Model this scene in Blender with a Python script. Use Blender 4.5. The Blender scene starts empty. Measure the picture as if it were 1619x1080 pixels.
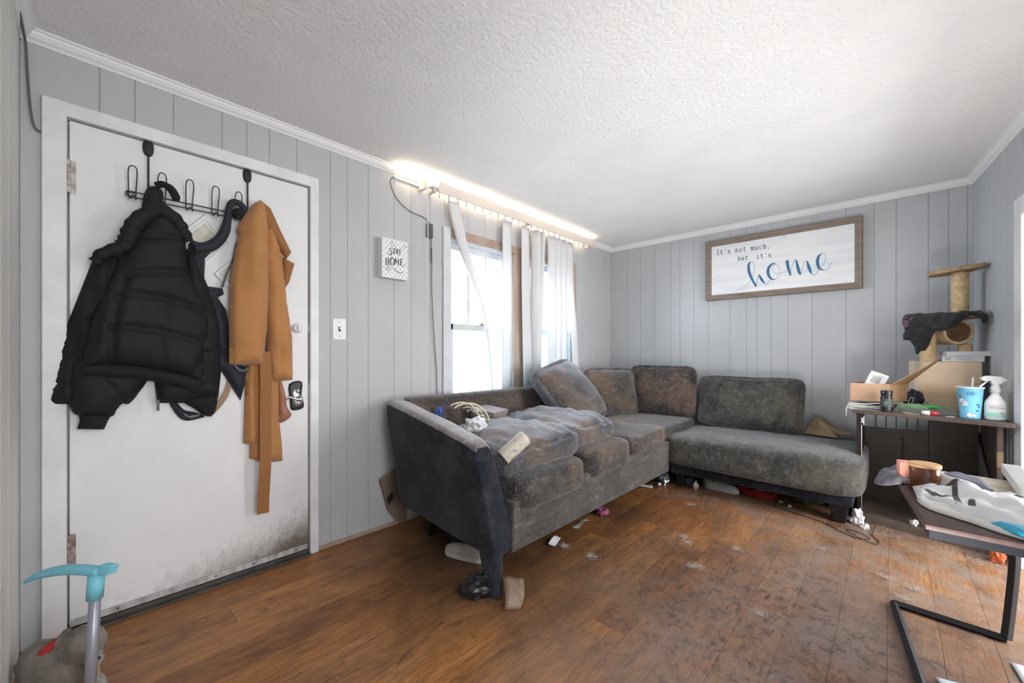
import bpy, bmesh, math, random
import numpy as np
from mathutils import Vector, Matrix, Euler, noise
from mathutils.geometry import delaunay_2d_cdt
random.seed(7); np.random.seed(7)
SC = bpy.context.scene
COL = SC.collection
PI = math.pi
# ------------------------------------------------------------ camera
YAW = math.radians(43.03)
cd = bpy.data.cameras.new('camera'); cd.sensor_width = 36; cd.lens = 643.5/1619*36
cd.shift_y = 19.8/1619; cd.clip_start = .02
cam = bpy.data.objects.new('camera', cd); COL.objects.link(cam)
cam.location = (2.387, 0, 1.117); cam.rotation_euler = (PI/2, 0, YAW)
SC.camera = cam
# ------------------------------------------------------------ exposure, sky, daylight, added fill
SC.view_settings.view_transform = 'Standard'; SC.view_settings.look = 'None'
SC.view_settings.gamma = 1; SC.view_settings.use_curve_mapping = False
SC.view_settings.exposure = 0.60
try: SC.cycles.use_denoising = True
except Exception: pass
W = bpy.data.worlds.new('sky'); SC.world = W; W.use_nodes = True
wb = W.node_tree.nodes['Background']; wb.inputs[0].default_value = (.87, .94, 1, 1); wb.inputs[1].default_value = 1.30
def area(name, loc, target, sx, sy, power, col, spread=180):
    l = bpy.data.lights.new(name, 'AREA'); l.shape = 'RECTANGLE'; l.size = sx; l.size_y = sy
    l.energy = power; l.color = col; l.spread = math.radians(spread)
    o = bpy.data.objects.new(name, l); COL.objects.link(o); o.location = loc
    o.rotation_euler = (Vector(target)-Vector(loc)).to_track_quat('-Z', 'Y').to_euler()
    return o
area('window_daylight', (-1.9, 2.65, 3.6), (.5, 2.6, .6), 2.6, 1.3, 480, (.80, .90, 1))
area('room_fill', (4.0, .45, 1.45), (.6, 2.2, 1.3), 1.1, 1.7, 26, (1, .985, .97))  # added fill from behind the camera, no visible source
area('window_daylight', (-2.6, 1.1, 1.9), (2.8, 3.7, 1.2), 2.4, 1.8, 330, (.86, .93, 1))
area('doorway_fill', (4.1, 2.75, 1.25), (1.2, 3.0, .9), 1.3, 1.7, 62, (1, .98, .96))  # added fill through the side opening, lifts the far side
area('led_glow_up', (.060, 2.56, 2.303), (.075, 2.56, 3), 2.26, .012, 4.2, (1, .80, .58))
area('led_glow_down', (.030, 2.56, 2.288), (.0, 2.56, 1.6), 2.2, .010, .5, (1, .80, .58))
sp = bpy.data.lights.new('ceiling_bounce', 'SPOT'); sp.energy = 66; sp.spot_size = math.radians(110); sp.spot_blend = .8
sp.shadow_soft_size = .15; sp.color = (1, .985, .96)
so = bpy.data.objects.new('ceiling_bounce', sp); COL.objects.link(so); so.location = (2.35, 1.3, .2)
so.rotation_euler = (Vector((2.0, 2.85, 2.34))-Vector(so.location)).to_track_quat('-Z', 'Y').to_euler()

# ------------------------------------------------------------ object helpers
def link(o, parent=None):
    COL.objects.link(o)
    if parent is not None: o.parent = parent
    return o
def empty(name, label, cat, loc=(0, 0, 0), rz=0, group=None):
    o = bpy.data.objects.new(name, None); COL.objects.link(o); o.empty_display_size = .05
    o.location = loc; o.rotation_euler = (0, 0, rz)
    return tag(o, label, cat, group)
def tag(o, label=None, cat=None, group=None, kind=None):
    if label: o['label'] = label
    if cat: o['category'] = cat
    if group: o['group'] = group
    if kind: o['kind'] = kind
    return o
def structure(o): o['kind'] = 'structure'; return o
def mesh(name, v, f, mat, parent=None, smooth=False, bevel=0, seg=2, sub=0, angle=None, offset=None):
    me = bpy.data.meshes.new(name)
    if offset is not None: v = [(a-offset[0], b-offset[1], c-offset[2]) for a, b, c in v]
    me.from_pydata([tuple(map(float, p)) for p in v], [], [tuple(map(int, q)) for q in f])
    me.validate(); me.update()
    mats = mat if isinstance(mat, (list, tuple)) else [mat]
    for m in mats: me.materials.append(m)
    if smooth: me.polygons.foreach_set('use_smooth', [True]*len(me.polygons))
    o = bpy.data.objects.new(name, me); link(o, parent)
    if offset is not None: o.location = offset
    if bevel:
        b = o.modifiers.new('bevel', 'BEVEL'); b.width = bevel; b.segments = seg; b.limit_method = 'ANGLE'; b.angle_limit = math.radians(40)
        me.polygons.foreach_set('use_smooth', [True]*len(me.polygons))
        w = o.modifiers.new('wn', 'WEIGHTED_NORMAL'); w.keep_sharp = True
    if sub:
        s = o.modifiers.new('sub', 'SUBSURF'); s.levels = sub; s.render_levels = sub
    return o
class MB:
    def __init__(s): s.v = []; s.f = []
    def add(s, v, f, M=None):
        n = len(s.v)
        s.v += [tuple(M @ Vector(p)) for p in v] if M is not None else [tuple(p) for p in v]
        s.f += [tuple(i+n for i in q) for q in f]; return s
    def box(s, x0, x1, y0, y1, z0, z1, M=None):
        return s.add([(x, y, z) for x in (x0, x1) for y in (y0, y1) for z in (z0, z1)],
            [(0, 1, 3, 2), (4, 6, 7, 5), (0, 4, 5, 1), (2, 3, 7, 6), (0, 2, 6, 4), (1, 5, 7, 3)], M)
    def hexa(s, lo, hi):      # two quads, bottom and top, same order
        return s.add(list(lo)+list(hi), [(3, 2, 1, 0), (4, 5, 6, 7), (0, 1, 5, 4), (1, 2, 6, 5), (2, 3, 7, 6), (3, 0, 4, 7)])
    def tube(s, pts, r, n=8, closed=False, caps=True, M=None):
        P = [Vector(p) for p in pts]; R = r if isinstance(r, (list, tuple)) else [r]*len(P)
        vs = []; fs = []; up = None; k = len(P)
        for i, p in enumerate(P):
            if closed: t = (P[(i+1) % k]-P[i-1]).normalized()
            else: t = (P[min(i+1, k-1)]-P[max(i-1, 0)]).normalized()
            if up is None:
                a = Vector((0, 0, 1)) if abs(t.z) < .9 else Vector((1, 0, 0))
                up = t.cross(a).normalized()
            up = (up-t*up.dot(t)).normalized(); b = t.cross(up)
            for j in range(n):
                an = 2*PI*j/n; vs.append(p+(up*math.cos(an)+b*math.sin(an))*R[i])
        for i in range(k if closed else k-1):
            for j in range(n):
                a = i*n+j; c = i*n+(j+1) % n; d = ((i+1) % k)*n
                fs.append((a, c, d+(j+1) % n, d+j))
        if caps and not closed: fs += [tuple(range(n))[::-1], tuple((k-1)*n+j for j in range(n))]
        return s.add(vs, fs, M)
    def lathe(s, prof, n=24, M=None, caps=True):   # prof (r, z)
        vs = []; fs = []; k = len(prof)
        for r, z in prof:
            for j in range(n):
                a = 2*PI*j/n; vs.append((r*math.cos(a), r*math.sin(a), z))
        for i in range(k-1):
            for j in range(n): fs.append((i*n+j, i*n+(j+1) % n, (i+1)*n+(j+1) % n, (i+1)*n+j))
        if caps: fs += [tuple(range(n))[::-1], tuple((k-1)*n+j for j in range(n))]
        return s.add(vs, fs, M)
    def prism(s, poly, fn, d0, d1):           # polygon (a,b) through fn(a,b,d)
        n = len(poly)
        return s.add([fn(a, b, d0) for a, b in poly]+[fn(a, b, d1) for a, b in poly],
            [tuple(range(n))[::-1], tuple(range(n, 2*n))]+[(i, (i+1) % n, n+(i+1) % n, n+i) for i in range(n)])
    def build(s, name, mat, parent=None, **k): return mesh(name, s.v, s.f, mat, parent, **k)
def spline(pts, n=6, closed=False):
    P = [np.array(p, float) for p in pts]; out = []; k = len(P)
    for i in range(k if closed else k-1):
        p0 = P[i-1] if (closed or i > 0) else P[0]; p1 = P[i]; p2 = P[(i+1) % k]; p3 = P[(i+2) % k] if closed else P[min(i+2, k-1)]
        for t in np.arange(n)/n:
            out.append(.5*((2*p1)+(-p0+p2)*t+(2*p0-5*p1+4*p2-p3)*t*t+(-p0+3*p1-3*p2+p3)*t**3))
    if not closed: out.append(P[-1])
    return [tuple(map(float, o)) for o in out]
def nz(p, s=1.0, seed=0): return noise.noise(Vector((p[0]*s+seed*7.3, p[1]*s-seed*3.1, p[2]*s+seed)))
def soft_box(name, half, mat, parent=None, M=None, p=7, puff=.12, pinch=0, nse=.006, ns=6, seed=0, n=20, wrinkle=0, shape=None, offset=None):
    """rounded upholstered block, thin axis is local z"""
    vs = []; fs = []; idx = {}
    def vid(c):
        k = (round(c[0]*n), round(c[1]*n), round(c[2]*n))
        if k not in idx:
            idx[k] = len(vs); u, v, w = c
            uu = math.sin(u*PI/2*.96)/math.sin(PI/2*.96); vv = math.sin(v*PI/2*.96)/math.sin(PI/2*.96)
            r = (abs(uu)**p+abs(vv)**p+abs(w)**p)**(1/p)
            q = [uu/r*half[0], vv/r*half[1], w/r*half[2]]
            e = (1-min(1, abs(uu))**2.2)*(1-min(1, abs(vv))**2.2)
            q[2] *= 1-pinch+pinch*math.sqrt(max(0, e))+puff*e
            if pinch:
                q[0] *= 1-.07*(1-vv*vv)*1.0*min(1, pinch); q[1] *= 1-.07*(1-uu*uu)*min(1, pinch)
            if shape: q = list(shape(q[0], q[1], q[2]))
            d = nz(q, ns, seed)*nse+nz(q, ns*3.1, seed+5)*nse*.35
            if wrinkle: d += wrinkle*(abs(nz((q[0]*1.0, q[1]*2.5, q[2]), 7, seed+9))-.15)
            L = math.sqrt(q[0]**2+q[1]**2+q[2]**2) or 1
            q = [q[0]*(1+d*.3/L), q[1]*(1+d*.3/L), q[2]+d*(1 if q[2] > 0 else -.6)]
            vs.append(q)
        return idx[k]
    def grid(fn):
        for i in range(n):
            for j in range(n):
                a = -1+2*i/n; b = -1+2*(i+1)/n; c = -1+2*j/n; d = -1+2*(j+1)/n
                fs.append((vid(fn(a, c)), vid(fn(b, c)), vid(fn(b, d)), vid(fn(a, d))))
    grid(lambda a, b: (a, b, 1)); grid(lambda a, b: (b, a, -1)); grid(lambda a, b: (b, 1, a)); grid(lambda a, b: (a, -1, b))
    grid(lambda a, b: (1, a, b)); grid(lambda a, b: (-1, b, a))
    if M is not None: vs = [tuple(M @ Vector(q)) for q in vs]
    return mesh(name, vs, fs, mat, parent, smooth=True, offset=offset)
def TRS(loc, rot=(0, 0, 0)): return Matrix.Translation(loc) @ Euler([math.radians(a) for a in rot], 'XYZ').to_matrix().to_4x4()
def seg_dist(P, A, B):
    A = np.array(A, float); B = np.array(B, float); AB = B-A; t = np.clip(((P-A)@AB)/max(1e-12, AB@AB), 0, 1)
    return np.linalg.norm(P-(A+t[:, None]*AB), axis=1)
def poly_dist(P, line, closed=False):
    d = np.full(len(P), 1e9); k = len(line)
    for i in range(k if closed else k-1): d = np.minimum(d, seg_dist(P, line[i], line[(i+1) % k]))
    return d
def inside(P, poly):
    x, y = P[:, 0], P[:, 1]; r = np.zeros(len(P), bool); n = len(poly); j = n-1
    for i in range(n):
        xi, yi = poly[i]; xj, yj = poly[j]
        c = ((yi > y) != (yj > y)) & (x < (xj-xi)*(y-yi)/((yj-yi) or 1e-12)+xi)
        r ^= c; j = i
    return r
def relief(name, outline, T, mat, parent=None, fn=None, seams=(), seam_d=.012, seam_w=.012, folds=None, step=.012, rad=None, nse=.004, ns=14, seed=0,
           base=0, smooth_outline=True, thick=.004):
    """cloth-like body: front swells from a closed outline, back follows it flat; fn maps (a,b,h) to space"""
    if fn is None: fn = lambda a, b, h: (h, a, b)
    if smooth_outline: outline = spline(outline, 3, True)
    o2 = []
    for i, p in enumerate(outline):
        q = outline[(i+1) % len(outline)]; L = math.hypot(q[0]-p[0], q[1]-p[1]); m = max(1, int(L/step))
        for t in range(m): o2.append((p[0]+(q[0]-p[0])*t/m, p[1]+(q[1]-p[1])*t/m))
    A = np.array(o2); mn = A.min(0); mx = A.max(0)
    gx, gy = np.meshgrid(np.arange(mn[0], mx[0], step), np.arange(mn[1], mx[1], step*.9))
    gx[1::2] += step*.5
    P = np.stack([gx.ravel(), gy.ravel()], 1); P = P[inside(P, o2)]
    if len(P): P = P[poly_dist(P, o2, True) > step*.45]
    allp = [Vector(p) for p in o2]+[Vector((float(a), float(b))) for a, b in P]
    n0 = len(o2)
    r = delaunay_2d_cdt(allp, [(i, (i+1) % n0) for i in range(n0)], [], 0, 1e-6)
    V = np.array([tuple(v) for v in r[0]]); tri = [t for t in r[2]]
    cen = np.array([V[list(t)].mean(0) for t in tri]); keep = inside(cen, o2); tri = [t for t, k in zip(tri, keep) if k]
    d = poly_dist(V, o2, True); d[d < 1e-5] = 0
    rad = rad or T*1.4; q = np.clip(d/rad, 0, 1); h = T*np.sqrt(1-(1-q)**2)
    for s in seams:
        ds = poly_dist(V, s); h -= seam_d*np.exp(-(ds/seam_w)**2)*np.clip(d/.01, .3, 1)
    if folds: h += np.array([folds(a, b) for a, b in V])*np.clip(d/.02, 0, 1)
    h += np.array([nz((a, b, 0), ns, seed)*nse*2 for a, b in V])*np.clip(d/.015, 0, 1)
    h = np.maximum(h, .0005)+base
    n = len(V); vs = [fn(a, b, hh+thick) for (a, b), hh in zip(V, h)]+[fn(a, b, base if hh > 0 else 0) for (a, b), hh in zip(V, h)]
    fs = []; ec = {}
    for t in tri:
        fs.append(tuple(t)); fs.append(tuple(i+n for i in reversed(t)))
        for i in range(3):
            e = (t[i], t[(i+1) % 3]); ec[e] = 1
    for (a, b) in list(ec):
        if (b, a) not in ec: fs.append((b, a, a+n, b+n))
    return mesh(name, vs, fs, mat, parent, smooth=True)
def ribbon(mb, pts, fn, d0, d1, smooth=6):
    """flat raised stroke; pts (a,b,width)"""
    if smooth and len(pts) > 2: pts = spline(pts, smooth)
    L = []; k = len(pts)
    for i in range(k):
        p, q = pts[max(i-1, 0)], pts[min(i+1, k-1)]; dx, dy = q[0]-p[0], q[1]-p[1]; l = math.hypot(dx, dy) or 1
        w = pts[i][2]/2; L.append(((pts[i][0]-dy/l*w, pts[i][1]+dx/l*w), (pts[i][0]+dy/l*w, pts[i][1]-dx/l*w)))
    v = []
    for l, r in L: v += [fn(*l, d0), fn(*r, d0), fn(*l, d1), fn(*r, d1)]
    f = []
    for i in range(k-1):
        a = i*4; b = a+4; f += [(a+2, a+3, b+3, b+2), (a, a+2, b+2, b), (a+3, a+1, b+1, b+3)]
    f += [(0, 1, 3, 2), ((k-1)*4, (k-1)*4+2, (k-1)*4+3, (k-1)*4+1)]
    mb.add(v, f)

# ------------------------------------------------------------ materials
def mat(name, col, rough=.6, col2=None, scale=6, stretch=(1, 1, 1), thr=(.35, .65), bump=0, bscale=60, metal=0, sheen=0, spec=.4,
        col3=None, s3=3, t3=(.5, .7), emit=0, trans=0, detail=6, coat=0, bstretch=None):
    m = bpy.data.materials.new(name); m.use_nodes = True; nt = m.node_tree; N = nt.nodes; L = nt.links
    b = N['Principled BSDF']; b.inputs['Roughness'].default_value = rough; b.inputs['Metallic'].default_value = metal
    b.inputs['Specular IOR Level'].default_value = spec
    if coat: b.inputs['Coat Weight'].default_value = coat
    if sheen: b.inputs['Sheen Weight'].default_value = sheen; b.inputs['Sheen Roughness'].default_value = .5; b.inputs['Sheen Tint'].default_value = (.9, .9, .95, 1)
    c = lambda x: (x[0], x[1], x[2], 1)
    b.inputs['Base Color'].default_value = c(col)
    tc = N.new('ShaderNodeTexCoord')
    def layer(sc, st, lo, hi, seed):
        mp = N.new('ShaderNodeMapping'); mp.inputs['Scale'].default_value = st; mp.inputs['Location'].default_value = (seed, seed*.7, seed*.3)
        L.new(tc.outputs['Object'], mp.inputs[0])
        n = N.new('ShaderNodeTexNoise'); n.inputs['Scale'].default_value = sc; n.inputs['Detail'].default_value = detail; n.inputs['Roughness'].default_value = .6
        L.new(mp.outputs[0], n.inputs['Vector'])
        mr = N.new('ShaderNodeMapRange'); mr.inputs[1].default_value = lo; mr.inputs[2].default_value = hi; L.new(n.outputs[0], mr.inputs[0])
        return n, mr
    cur = None
    if col2:
        n, mr = layer(scale, stretch, thr[0], thr[1], 1)
        mx = N.new('ShaderNodeMix'); mx.data_type = 'RGBA'; mx.inputs[6].default_value = c(col); mx.inputs[7].default_value = c(col2)
        L.new(mr.outputs[0], mx.inputs[0]); cur = mx.outputs[2]
    if col3:
        n, mr = layer(s3, stretch, t3[0], t3[1], 4)
        mx = N.new('ShaderNodeMix'); mx.data_type = 'RGBA'; mx.inputs[7].default_value = c(col3)
        if cur: L.new(cur, mx.inputs[6])
        else: mx.inputs[6].default_value = c(col)
        L.new(mr.outputs[0], mx.inputs[0]); cur = mx.outputs[2]
    if cur: L.new(cur, b.inputs['Base Color'])
    if bump:
        n, mr = layer(bscale, bstretch or stretch, .2, .8, 9)
        bp = N.new('ShaderNodeBump'); bp.inputs['Strength'].default_value = bump; bp.inputs['Distance'].default_value = .005
        L.new(n.outputs[0], bp.inputs['Height']); L.new(bp.outputs[0], b.inputs['Normal'])
    if emit: b.inputs['Emission Color'].default_value = c(col); b.inputs['Emission Strength'].default_value = emit
    if trans: b.inputs['Transmission Weight'].default_value = trans
    return m
def see_through(name, col, a, rough=.1, trl=0):
    """pane or film: share a passes straight through, the rest scatters or reflects"""
    m = bpy.data.materials.new(name); m.use_nodes = True; nt = m.node_tree; N = nt.nodes; L = nt.links
    for n in list(N): N.remove(n)
    out = N.new('ShaderNodeOutputMaterial'); t = N.new('ShaderNodeBsdfTransparent'); t.inputs[0].default_value = (*col, 1)
    if trl: g = N.new('ShaderNodeBsdfTranslucent'); g.inputs[0].default_value = (*col, 1)
    else: g = N.new('ShaderNodeBsdfGlossy'); g.inputs['Roughness'].default_value = rough
    s = N.new('ShaderNodeMixShader'); s.inputs[0].default_value = 1-a
    L.new(t.outputs[0], s.inputs[1]); L.new(g.outputs[0], s.inputs[2])
    last = s.outputs[0]
    if trl:
        d = N.new('ShaderNodeBsdfDiffuse'); d.inputs[0].default_value = (*col, 1)
        s2 = N.new('ShaderNodeMixShader'); s2.inputs[0].default_value = trl
        L.new(last, s2.inputs[1]); L.new(d.outputs[0], s2.inputs[2]); last = s2.outputs[0]
    L.new(last, out.inputs[0]); return m

M_wallf = mat('cream_grey_paint', (.74, .74, .71), .6, (.69, .69, .67), 2, bump=.1, bscale=90)
M_wall = mat('grey_panel_paint', (.47, .48, .495), .55, (.44, .45, .465), 2.2, bump=.12, bscale=90, col3=(.40, .40, .41), s3=1.4, t3=(.62, .85))
M_wallb = mat('wall_backing', (.36, .37, .39), .8)
M_ceil = mat('stipple_ceiling', (.84, .84, .84), .9, (.80, .80, .81), 3, bump=1.0, bscale=55, detail=4)
for n_ in M_ceil.node_tree.nodes:
    if n_.type == 'BUMP': n_.inputs['Distance'].default_value = .007
M_white = mat('white_trim_paint', (.80, .80, .81), .4, (.68, .68, .69), 5, bump=.05, bscale=40, col3=(.42, .40, .38), s3=9, t3=(.70, .85))
M_crown = mat('white_crown_paint', (.80, .80, .80), .45)
M_tan = mat('worn_brown_trim', (.33, .23, .17), .6, (.42, .33, .27), 7, (1, 1, .3))
M_pale = mat('pale_window_frame', (.60, .62, .65), .5, (.54, .55, .57), 8)
M_dark = mat('black_metal', (.018, .018, .02), .4, spec=.5)
M_steel = mat('brushed_metal', (.55, .55, .57), .3, metal=.9)
M_gold = mat('pale_gold_glass', (.55, .50, .36), .25, (.70, .68, .58), 30, bump=.5, bscale=50)
# door paint: white with grime low on the latch side
def door_mat():
    m = mat('grimy_door_paint', (.79, .79, .80), .42, (.74, .74, .75), 3, bump=.05, bscale=50)
    nt = m.node_tree; N = nt.nodes; L = nt.links; b = N['Principled BSDF']
    tc = N.new('ShaderNodeTexCoord'); sx = N.new('ShaderNodeSeparateXYZ'); L.new(tc.outputs['Object'], sx.inputs[0])
    zr = N.new('ShaderNodeMapRange'); zr.inputs[1].default_value = .42; zr.inputs[2].default_value = .03; L.new(sx.outputs[2], zr.inputs[0])
    yr = N.new('ShaderNodeMapRange'); yr.inputs[1].default_value = .15; yr.inputs[2].default_value = .8; yr.inputs[3].default_value = .25; L.new(sx.outputs[1], yr.inputs[0])
    pw = N.new('ShaderNodeMath'); pw.operation = 'POWER'; pw.inputs[1].default_value = 2.2; L.new(zr.outputs[0], pw.inputs[0])
    mu = N.new('ShaderNodeMath'); mu.operation = 'MULTIPLY'; L.new(pw.outputs[0], mu.inputs[0]); L.new(yr.outputs[0], mu.inputs[1])
    # smudges round the latch edge
    ye = N.new('ShaderNodeMapRange'); ye.inputs[1].default_value = .70; ye.inputs[2].default_value = .89; ye.inputs[4].default_value = .16; L.new(sx.outputs[1], ye.inputs[0])
    zc = N.new('ShaderNodeMapRange'); zc.inputs[1].default_value = 1.5; zc.inputs[2].default_value = 1.1; L.new(sx.outputs[2], zc.inputs[0])
    me = N.new('ShaderNodeMath'); me.operation = 'MULTIPLY'; L.new(ye.outputs[0], me.inputs[0]); L.new(zc.outputs[0], me.inputs[1])
    ad = N.new('ShaderNodeMath'); ad.operation = 'ADD'; L.new(mu.outputs[0], ad.inputs[0]); L.new(me.outputs[0], ad.inputs[1])
    n = N.new('ShaderNodeTexNoise'); n.inputs['Scale'].default_value = 26; n.inputs['Detail'].default_value = 12; n.inputs['Roughness'].default_value = .8
    mp = N.new('ShaderNodeMapping'); mp.inputs['Scale'].default_value = (1, 1, .6); L.new(tc.outputs['Object'], mp.inputs[0]); L.new(mp.outputs[0], n.inputs['Vector'])
    a2 = N.new('ShaderNodeMath'); a2.operation = 'ADD'; L.new(ad.outputs[0], a2.inputs[0]); L.new(n.outputs[0], a2.inputs[1])
    r = N.new('ShaderNodeMapRange'); r.inputs[1].default_value = .70; r.inputs[2].default_value = 1.28; L.new(a2.outputs[0], r.inputs[0])
    mx = N.new('ShaderNodeMix'); mx.data_type = 'RGBA'; mx.inputs[7].default_value = (.17, .14, .115, 1)
    old = b.inputs['Base Color'].links[0].from_socket; L.new(old, mx.inputs[6]); L.new(r.outputs[0], mx.inputs[0]); L.new(mx.outputs[2], b.inputs['Base Color'])
    return m
M_door = door_mat()

# ------------------------------------------------------------ floor: vinyl planks laid towards the far wall
def plank_mat(i, c1, c2, c3):
    m = bpy.data.materials.new('plank_vinyl_%d' % i); m.use_nodes = True; nt = m.node_tree; N = nt.nodes; L = nt.links; b = N['Principled BSDF']
    b.inputs['Roughness'].default_value = .38; b.inputs['Specular IOR Level'].default_value = .45
    g = N.new('ShaderNodeNewGeometry'); oi = N.new('ShaderNodeObjectInfo')
    rv = N.new('ShaderNodeCombineXYZ'); k = N.new('ShaderNodeMath'); k.operation = 'MULTIPLY'; k.inputs[1].default_value = 37; L.new(oi.outputs['Random'], k.inputs[0]); L.new(k.outputs[0], rv.inputs[1]); L.new(k.outputs[0], rv.inputs[2])
    ad = N.new('ShaderNodeVectorMath'); L.new(g.outputs['Position'], ad.inputs[0]); L.new(rv.outputs[0], ad.inputs[1])
    def nzn(vec, st, sc, det, ro, dist=0):
        mp = N.new('ShaderNodeMapping'); mp.inputs['Scale'].default_value = st; L.new(vec, mp.inputs[0])
        n = N.new('ShaderNodeTexNoise'); n.inputs['Scale'].default_value = sc; n.inputs['Detail'].default_value = det; n.inputs['Roughness'].default_value = ro; n.inputs['Distortion'].default_value = dist
        L.new(mp.outputs[0], n.inputs['Vector']); return n.outputs[0]
    def mr(x, a, b_, c=0, d=1):
        r = N.new('ShaderNodeMapRange'); r.inputs[1].default_value = a; r.inputs[2].default_value = b_; r.inputs[3].default_value = c; r.inputs[4].default_value = d; L.new(x, r.inputs[0]); return r.outputs[0]
    def mul(x, y):
        r = N.new('ShaderNodeMath'); r.operation = 'MULTIPLY'; L.new(x, r.inputs[0])
        if isinstance(y, float): r.inputs[1].default_value = y
        else: L.new(y, r.inputs[1])
        return r.outputs[0]
    cur = None
    def mix(f, colr, base=None):
        nonlocal cur
        mx = N.new('ShaderNodeMix'); mx.data_type = 'RGBA'; mx.inputs[7].default_value = (*colr, 1)
        if cur is None: mx.inputs[6].default_value = (*base, 1)
        else: L.new(cur, mx.inputs[6])
        L.new(f, mx.inputs[0]); cur = mx.outputs[2]
    v = ad.outputs[0]; P = g.outputs['Position']
    mix(mr(nzn(v, (2.2, .8, 1), 3.5, 8, .65, .6), .35, .65), c2, c1)          # cloudy print
    grain = nzn(v, (9, .5, 1), 9, 9, .7, .3); mix(mr(grain, .50, .68, 0, .85), c3)
    fine = nzn(v, (22, 1.1, 1), 9, 8, .75); mix(mr(fine, .50, .60, 0, .65), c3)
    cross = nzn(v, (1.5, 14, 1), 10, 4, .6); mix(mr(cross, .58, .72, 0, .22), (.42, .24, .12))
    big = nzn(P, (1.2, .8, 1), 3.0, 8, .7, .5); mix(mr(big, .48, .66, 0, .65), (.115, .048, .019))
    knot = nzn(v, (2.4, .8, 1), 5, 12, .8, 1.2); mix(mr(knot, .55, .66, 0, .9), (.045, .024, .014))
    def near(ctr, rad, inner=.4):
        d = N.new('ShaderNodeVectorMath'); d.operation = 'DISTANCE'; L.new(P, d.inputs[0]); d.inputs[1].default_value = ctr; return mr(d.outputs['Value'], rad, rad*inner)
    # trodden, dusty middle of the room: grey-pink film with lighting painted in, dark scuffs, pale dust; dark band beside the sofa
    mix(mul(mr(nzn(P, (1, 1, 1), 1.6, 5, .6), .30, .60), mul(near((2.15, 1.7, 0), 1.15, .5), .88)), (.225, .165, .142))
    mix(mul(mr(nzn(P, (1.3, 1, 1), 14, 14, .85, .6), .50, .58), mul(near((2.05, 2.0, 0), 1.25, .3), .85)), (.055, .038, .032))
    mix(mul(mr(nzn(P, (1, 1.3, 1), 45, 12, .8), .50, .62), mul(near((2.2, 2.2, 0), 1.4), .55)), (.11, .08, .068))
    mix(mul(mr(nzn(P, (1, 1, 1), 7, 12, .75), .36, .60), mul(near((2.55, 3.1, 0), 1.1), .72)), (.27, .225, .19))
    mix(mul(mr(nzn(P, (1, 1, 1), 6, 12, .75), .40, .66), mul(near((1.5, 3.55, 0), .75), .8)), (.16, .14, .135))
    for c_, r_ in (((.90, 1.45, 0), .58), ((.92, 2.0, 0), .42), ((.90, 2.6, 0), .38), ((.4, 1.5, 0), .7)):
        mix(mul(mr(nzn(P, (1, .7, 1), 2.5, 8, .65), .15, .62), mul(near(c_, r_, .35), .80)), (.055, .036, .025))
    bp = N.new('ShaderNodeBump'); bp.inputs['Strength'].default_value = .12; bp.inputs['Distance'].default_value = .004; L.new(grain, bp.inputs['Height']); L.new(bp.outputs[0], b.inputs['Normal'])
    rr = mr(knot, .3, .7, .30, .55); L.new(rr, b.inputs['Roughness']); L.new(cur, b.inputs['Base Color'])
    return m
PM = [plank_mat(0, (.44, .185, .055), (.27, .103, .030), (.10, .040, .016)), plank_mat(1, (.52, .235, .075), (.34, .138, .042), (.13, .055, .022)), plank_mat(2, (.36, .145, .042), (.22, .082, .025), (.085, .033, .014)),
      plank_mat(3, (.45, .21, .075), (.29, .122, .042), (.12, .052, .024))]
floor = structure(MB().box(-.05, 3.6, -.2, 4.35, -.06, -.004).build('floor', mat('subfloor', (.06, .035, .02), .9)))
PW = .152; x = 1.462-PW*10
while x < 3.55:
    L0 = .914; y = -.19-random.random()*L0
    while y < 4.3:
        a, b = max(y, -.19), min(y+L0, 4.3)
        if b-a > .02:
            w0, w1 = max(x, -.02)+.0001, x+PW-.0001; z = random.uniform(0, .0003)
            m = MB(); cx, cy = (w0+w1)/2, (a+b)/2
            m.hexa([(w0-cx, a+.0001-cy, -.004), (w1-cx, a+.0001-cy, -.004), (w1-cx, b-.0001-cy, -.004), (w0-cx, b-.0001-cy, -.004)],
                   [(w0-cx+.0005, a+.0006-cy, z), (w1-cx-.0005, a+.0006-cy, z), (w1-cx-.0005, b-.0006-cy, z), (w0-cx+.0005, b-.0006-cy, z)])
            o = m.build('plank', random.choice(PM), floor); o.location = (cx, cy, 0)
        y += L0
    x += PW

# ------------------------------------------------------------ ceiling and crown moulding
CH = 2.34
structure(MB().box(-.15, 3.6, -.2, 4.4, CH, CH+.08).build('ceiling', M_ceil))
def rw(y): return 2.803+(4.221-y)*.102          # the right wall runs slightly askew
CROWN = [(0, 2.296), (.006, 2.296), (.012, 2.304), (.022, 2.310), (.032, 2.322), (.034, 2.330), (.042, 2.333), (.042, 2.345), (0, 2.345)]
def crown(name, p0, p1, nrm):
    m = MB(); a = [(p0[0]+nrm[0]*d, p0[1]+nrm[1]*d, z) for d, z in CROWN]; b = [(p1[0]+nrm[0]*d, p1[1]+nrm[1]*d, z) for d, z in CROWN]
    n = len(CROWN); m.add(a+b, [tuple(range(n)), tuple(range(2*n-1, n-1, -1))]+[(i, n+i, n+(i+1) % n, (i+1) % n) for i in range(n)])
    structure(m.build(name, M_crown))
crown('trim_1', (0, -.145), (0, 4.245), (1, 0)); crown('trim_2', (0, 4.245), (2.80, 4.245), (0, -1)); crown('trim_3', (2.801, 4.245), (3.12, 1.1), (-.995, -.101))
crown('trim_4', (0, -.145), (3.2, -.145), (0, 1))
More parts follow.
